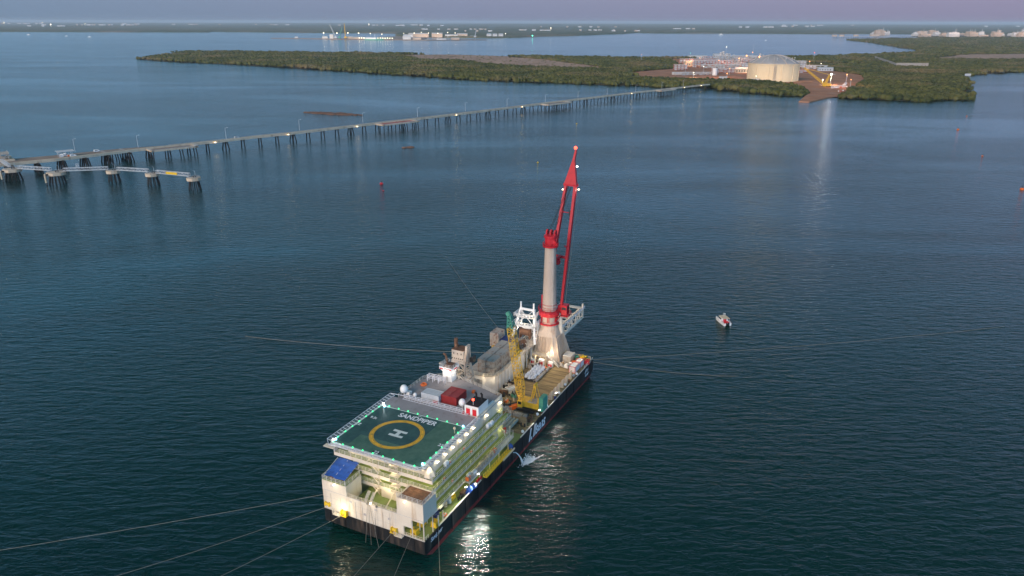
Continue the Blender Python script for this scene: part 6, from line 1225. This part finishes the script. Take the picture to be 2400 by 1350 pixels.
# white lattice-sided offshore container and gear at the bow
ibox('offshore_container', 'white container with red edges near the starboard bow', 'container', 108.6, 3.0, DK+.02, (4.2,2.5,2.5), M['white2'], None, 0, 9, M['door']); ibox('offshore_container', 'second white container with red edges, forward of the first', 'container', 113.2, 2.7, DK+.02, (3.4,2.3,2.5), M['white2'], None, 0, 8, M['door'])
dk('deckhouse_box', 'beige grey steel housing beside the crane pedestal at the bow', 'housing', 115.4, 8.0, [('body', MB().box(-2.2,2.2,-1.6,1.6,0,2.9), 'cgrey'), ('roof', MB().box(-2.35,2.35,-1.7,1.7,2.9,3.05), 'wgrey')])
items = [(116.3,4.6,'orange','orange winch among the bow gear'),(118.6,6.0,'tgreen','green hydraulic unit at the bow'),(119.0,3.4,'yel2','yellow winch at the bow'),(117.4,2.7,'orange','tall orange tank by the bow containers'),(119.3,8.4,'wood','tan bundle on the bow rail'),(112.6,6.2,'white2','white hose reel beside the beige housing'),(110.6,8.6,'wgrey','grey pump by the foot of the stair'),(116.6,.9,'red','red float at the bow edge'),(118.3,1.9,'dark','dark winch at the bow corner'),(120,5,'tgreen','small green drum on the bow edge'),(114.2,5.6,'orange','orange crate behind the white containers'),(109.9,6.6,'white2','small white pump on the open deck')]
for i, (x, y, mt, l) in enumerate(items):
    s_ = 1.0+.5*((i*37)%5)/5; dk('bow_gear', l, 'deck gear', x, y, [('frame', MB().box(-s_*.7,s_*.7,-s_*.6,-s_*.5,0,s_*1.1).box(-s_*.7,s_*.7,s_*.5,s_*.6,0,s_*1.1).box(-s_*.8,s_*.8,-s_*.7,s_*.7,0,.18), mt), ('drum', MB().tube((0,-s_*.5,s_*.7), (0,s_*.5,s_*.7), s_*.5, n=12), mt if i % 3 else 'wood')], i*.7, DK+.02, 'gear at the bow')
sub(MB().rail([(120.8,1),(120.8,30)], DK, 1.1, 3, 2, .055).rail([(112,.15),(120.8,.15)], DK, 1.1, 2, 2, .05), 'railing', M['white'])
# triangular stanchions along the starboard edge
for i, x in enumerate((76.6,79.8,83.7,87.0,90.2,93.9,97.8,101.7)):
    t = sthing('fender_stanchion', 'tall triangular steel stanchion on the cargo deck edge, %s from the crawler crane' % nth(i), 'stanchion', x, 1.7, DK+.02, 0, 'stanchions along the starboard edge'); MB().loft([[(-.12,-.3,0),(.12,-.3,0),(.12,1.5,0),(-.12,1.5,0)],[(-.1,-.3,3.3),(.1,-.3,3.3),(.1,0,3.3),(-.1,0,3.3)]]).build('plate', M['cgrey'] if i not in (1,) else M['stain'], t); MB().box(-.4,.4,-.5,1.7,0,.12).box(-.35,.35,-.42,-.3,0,3.4).build('post', M['tank'], t)
for i, (x, y, mt) in enumerate(((75.4,.8,'orange'),(77.9,.7,'white2'),(84.6,.6,'dblue'),(88.6,.7,'white2'),(95.5,1.2,'white2'),(103.6,1.2,'wgrey'),(105.4,.7,'white2'),(79.2,2.6,'door'),(98.7,1.0,'brown'),(71.3,1.2,'white2'),(59.0,.8,'white2'),(69.2,2.4,'brown'))):
    t = sthing('deck_float', '%s float or drum on the starboard deck edge, %s going forward' % ({'orange':'orange','white2':'white','dblue':'dark blue','wgrey':'grey','door':'red','brown':'rusty'}[mt], nth(sorted([75.4,77.9,84.6,88.6,95.5,103.6,105.4,79.2,98.7,71.3,59.0,69.2]).index(x))), 'float', x, y, DK+.02, 0, 'floats along the starboard edge'); MB().sph((0,0,.6), .52, 10, 6).build('ball', M[mt], t); MB().lathe((0,0,0), [(.35,0),(.3,.15)], 8).build('base', M['dark'], t)
# workbench clutter between deckhouse and cargo deck
cl = [(78.5,17.5,'dark'),(80.6,18.4,'brown'),(82.4,18.6,'wgrey'),(84.2,19,'dark'),(79.6,14.2,'tgreen'),(83.2,17.2,'white2'),(86.8,18.8,'brown'),(75.2,14.8,'orange'),(73,16.8,'wgrey'),(76.0,12.3,'wood'),(70.4,12.2,'wgrey'),(68.2,10.6,'wood'),(72,10.8,'orange'),(92,18.6,'brown'),(96.5,18.5,'wgrey'),(103.6,18.2,'stain'),(61,11,'dark'),(64.5,12.6,'brown'),(66.8,14.8,'wgrey'),(104.2,17.0,'dark')]
for i, (x, y, mt) in enumerate(cl):
    q = (i*53 % 7)/7; s_ = .8+q; dk('deck_machinery', '%s machinery on the cargo deck beside the deckhouse, %s going forward' % ({'dark':'dark','brown':'rusty','wgrey':'grey','tgreen':'green','white2':'white','orange':'orange','wood':'tan','stain':'beige'}[mt], nth(sorted(c[0] for c in cl).index(x))), 'machinery', x, y, [('body', MB().box(-s_,s_,-s_*.6,s_*.6,0,s_*.9), mt), ('pipework', MB().tube((-s_,0,s_*1.1), (s_,0,s_*1.2), .22, n=8).tube((s_*.5,.2,s_*.8), (s_*.5,.2,s_*2.0), .14, n=8), 'stain' if i % 2 else 'dark')], q*3, DK+.02, 'machinery beside the deckhouse')
dk('crew_cabin', 'open fronted beige cabin beside the end of the walkways', 'cabin', 57.3, 11.4, [('body', MB().box(-2.2,2.2,-2,2,0,7.4), 'stain'), ('roof', MB().box(-2.5,2.5,-2.3,2.3,7.4,7.6), 'cgrey'), ('window', MB().box(-1.2,1.2,-2.08,-2,4.8,6), 'dark')])
# work lights over the cargo deck
for x, y, z, p_ in ((57,9,13,260),(64,10,14,260),(79,16,12.5,300),(88,16.5,12.8,300),(97,16.5,12.8,420),(104,12,14,520),(114,4.5,12,400),(86,4,12,420),(98,4,12,420)): lamp(S(x,y,z), p_, (1,.76,.42), .3)
sub(MB().rail([(57.5,7.8),(57.5,3.4)], DK, 1.1, 3, 1.4, .05), 'railing', M['rail'])
# glitter on the water comes from these outboard floods
for x, z, p_ in ((28,9.6,1500),(21,9.6,1300),(84,9.0,420),(70,9.2,420)):
    sub(MB().cbox((x,-.3,z), (.3,.25,.22)).bar((x,2 if z > 12 else .3,z-.4), (x,-.3,z), .12), 'outboard_floodlight', G['cool']); spot(S(x,-.75,z-.3), S(x-13,-6.5,0), p_*6, (1,.95,.86), 92, .3, .8)
lamp(S(-2.4,25,8), 500, (1,.9,.6), .3)
# ------------------------------------------------------------------ mooring lines
def line(label, a, b, sag=0.0, n=24, r_=.05):
    a, b = Vector(a), Vector(b); m = MB(); P = []
    for i in range(n+1):
        u = i/n; p = a.lerp(b, u); p.z -= 4*sag*u*(1-u); P.append(p)
    for p, q_ in zip(P, P[1:]):
        m.tube(p, q_, r_, n=5)
    tag(m.build('mooring_line', M['wire']), label, 'mooring line', 'mooring wires of the barge')
line('mooring wire from the port stern corner, highest of three running left', S(0,32,10.2), (-178,148,.0), 1)
line('mooring wire from the port stern corner at deck level', S(-.2,31.8,6.2), (-135,132,.0), 1.5)
line('mooring wire from the yellow fairlead under the port tower', S(-.8,24.9,6.6), (-102,125,0), 1)
line('mooring wire from the middle stern fairlead', S(-.8,9.0,6.7), (-55,114,0), .3); line('mooring wire from the corner fairlead on the stern', S(.2,4,6.6), (-35,114,0), .3)
line('mooring wire dropping straight from the starboard stern edge', S(6.9,.2,6.4), (-13,109,0), .3)
line('mooring wire crossing behind the barge toward port', S(111,32.5,6.2), (-117,300,.0), 1.5, r_=.07); line('long mooring wire from the starboard bow to the right edge', S(119.5,.6,6.4), (224+0,313-0,0.0), 1.5, r_=.07)
line('curved mooring wire falling from the starboard bow', S(118.5,-.6,6.2), (110,262,0), 2.2, r_=.07); line('thin mooring wire from the port bow to open water', S(116,31.5,6.5), (-37,411,0), 1.5, r_=.06)
# ------------------------------------------------------------------ small workboat
WB = thing('workboat', 'small white catamaran workboat alone on open water beyond the barge bow', 'boat', (97,317,0), R(103)); WB.scale = (.84, .84, .84)
for s_ in (-1.6, 1.6):
    rs = []
    for i in range(9):
        u = i/8; x = -5+10*u; w2 = .75*(1-max(0,u-.55)**2*4.2); zz = max(0,u-.55)*1.6; rs.append([(x,s_-w2,1.3+zz),(x,s_-w2*.7,.1+zz*.3),(x,s_,-.5+zz*.5),(x,s_+w2*.7,.1+zz*.3),(x,s_+w2,1.3+zz)])
    MB().loft(rs).build('hull', M['white2'], WB)
MB().prism([(-4.6,-2.2),(2.6,-2.2),(4.2,-1.2),(4.6,0),(4.2,1.2),(2.6,2.2),(-4.6,2.2)], 1.15, 1.35).build('deck', M['white2'], WB); MB().prism([(-4.4,-1.7),(-1.4,-1.7),(-1.4,1.7),(-4.4,1.7)], 1.35, 1.4).build('aft_deck', M['door'], WB)
MB().loft([[(-1.6,-1.9,1.35),(2.9,-1.7,1.35),(2.9,1.7,1.35),(-1.6,1.9,1.35)],[(-1.6,-1.7,3.5),(1.7,-1.4,3.5),(1.7,1.4,3.5),(-1.6,1.7,3.5)]]).build('cabin', M['white2'], WB)
MB().box(-3.6,1.9,-1.9,1.9,3.5,3.65).build('roof', M['tank'], WB); MB().box(-.9,1.6,-1.93,-1.8,2.3,3.1).box(-.9,1.6,1.8,1.93,2.3,3.1).loft([[(2.62,-1.3,2.2),(2.66,-1.3,2.2),(2.66,1.3,2.2),(2.62,1.3,2.2)],[(2.0,-1.2,3.3),(2.06,-1.2,3.3),(2.06,1.2,3.3),(2.0,1.2,3.3)]]).build('window', M['glass'], WB)
MB().box(-1.66,-1.6,-1.0,1.0,1.4,3.3).build('aft_bulkhead', M['door'], WB); m = MB()
for s_ in (-1.7,1.7): m.tube((-3.5,s_,1.3), (-3.5,s_,3.5), .06)
m.rail([(-4.5,-2.1),(-1.6,-2.1)], 1.35, .8, 2, 1, .04); m.rail([(-4.5,2.1),(-1.6,2.1)], 1.35, .8, 2, 1, .04); m.rail([(1,-2),(3.9,-1.3),(4.5,0),(3.9,1.3),(1,2)], 1.35, .8, 2, 1, .04); m.build('railing', M['galv'], WB)
MB().tube((.2,0,3.6), (0,0,5.8), .07).tube((-.5,-.6,5.2), (.3,.6,5.2), .04).build('mast', M['white2'], WB); MB().sph((.3,-.9,4.9), .32, 8, 6).tube((.3,-.9,3.6), (.3,-.9,4.7), .06).build('radar_dome', M['white2'], WB)
for s_ in (-.6,.6): MB().box(-5.4,-4.7,s_-.28,s_+.28,.2,1.7).build('outboard_motor', M['rubber'], WB)
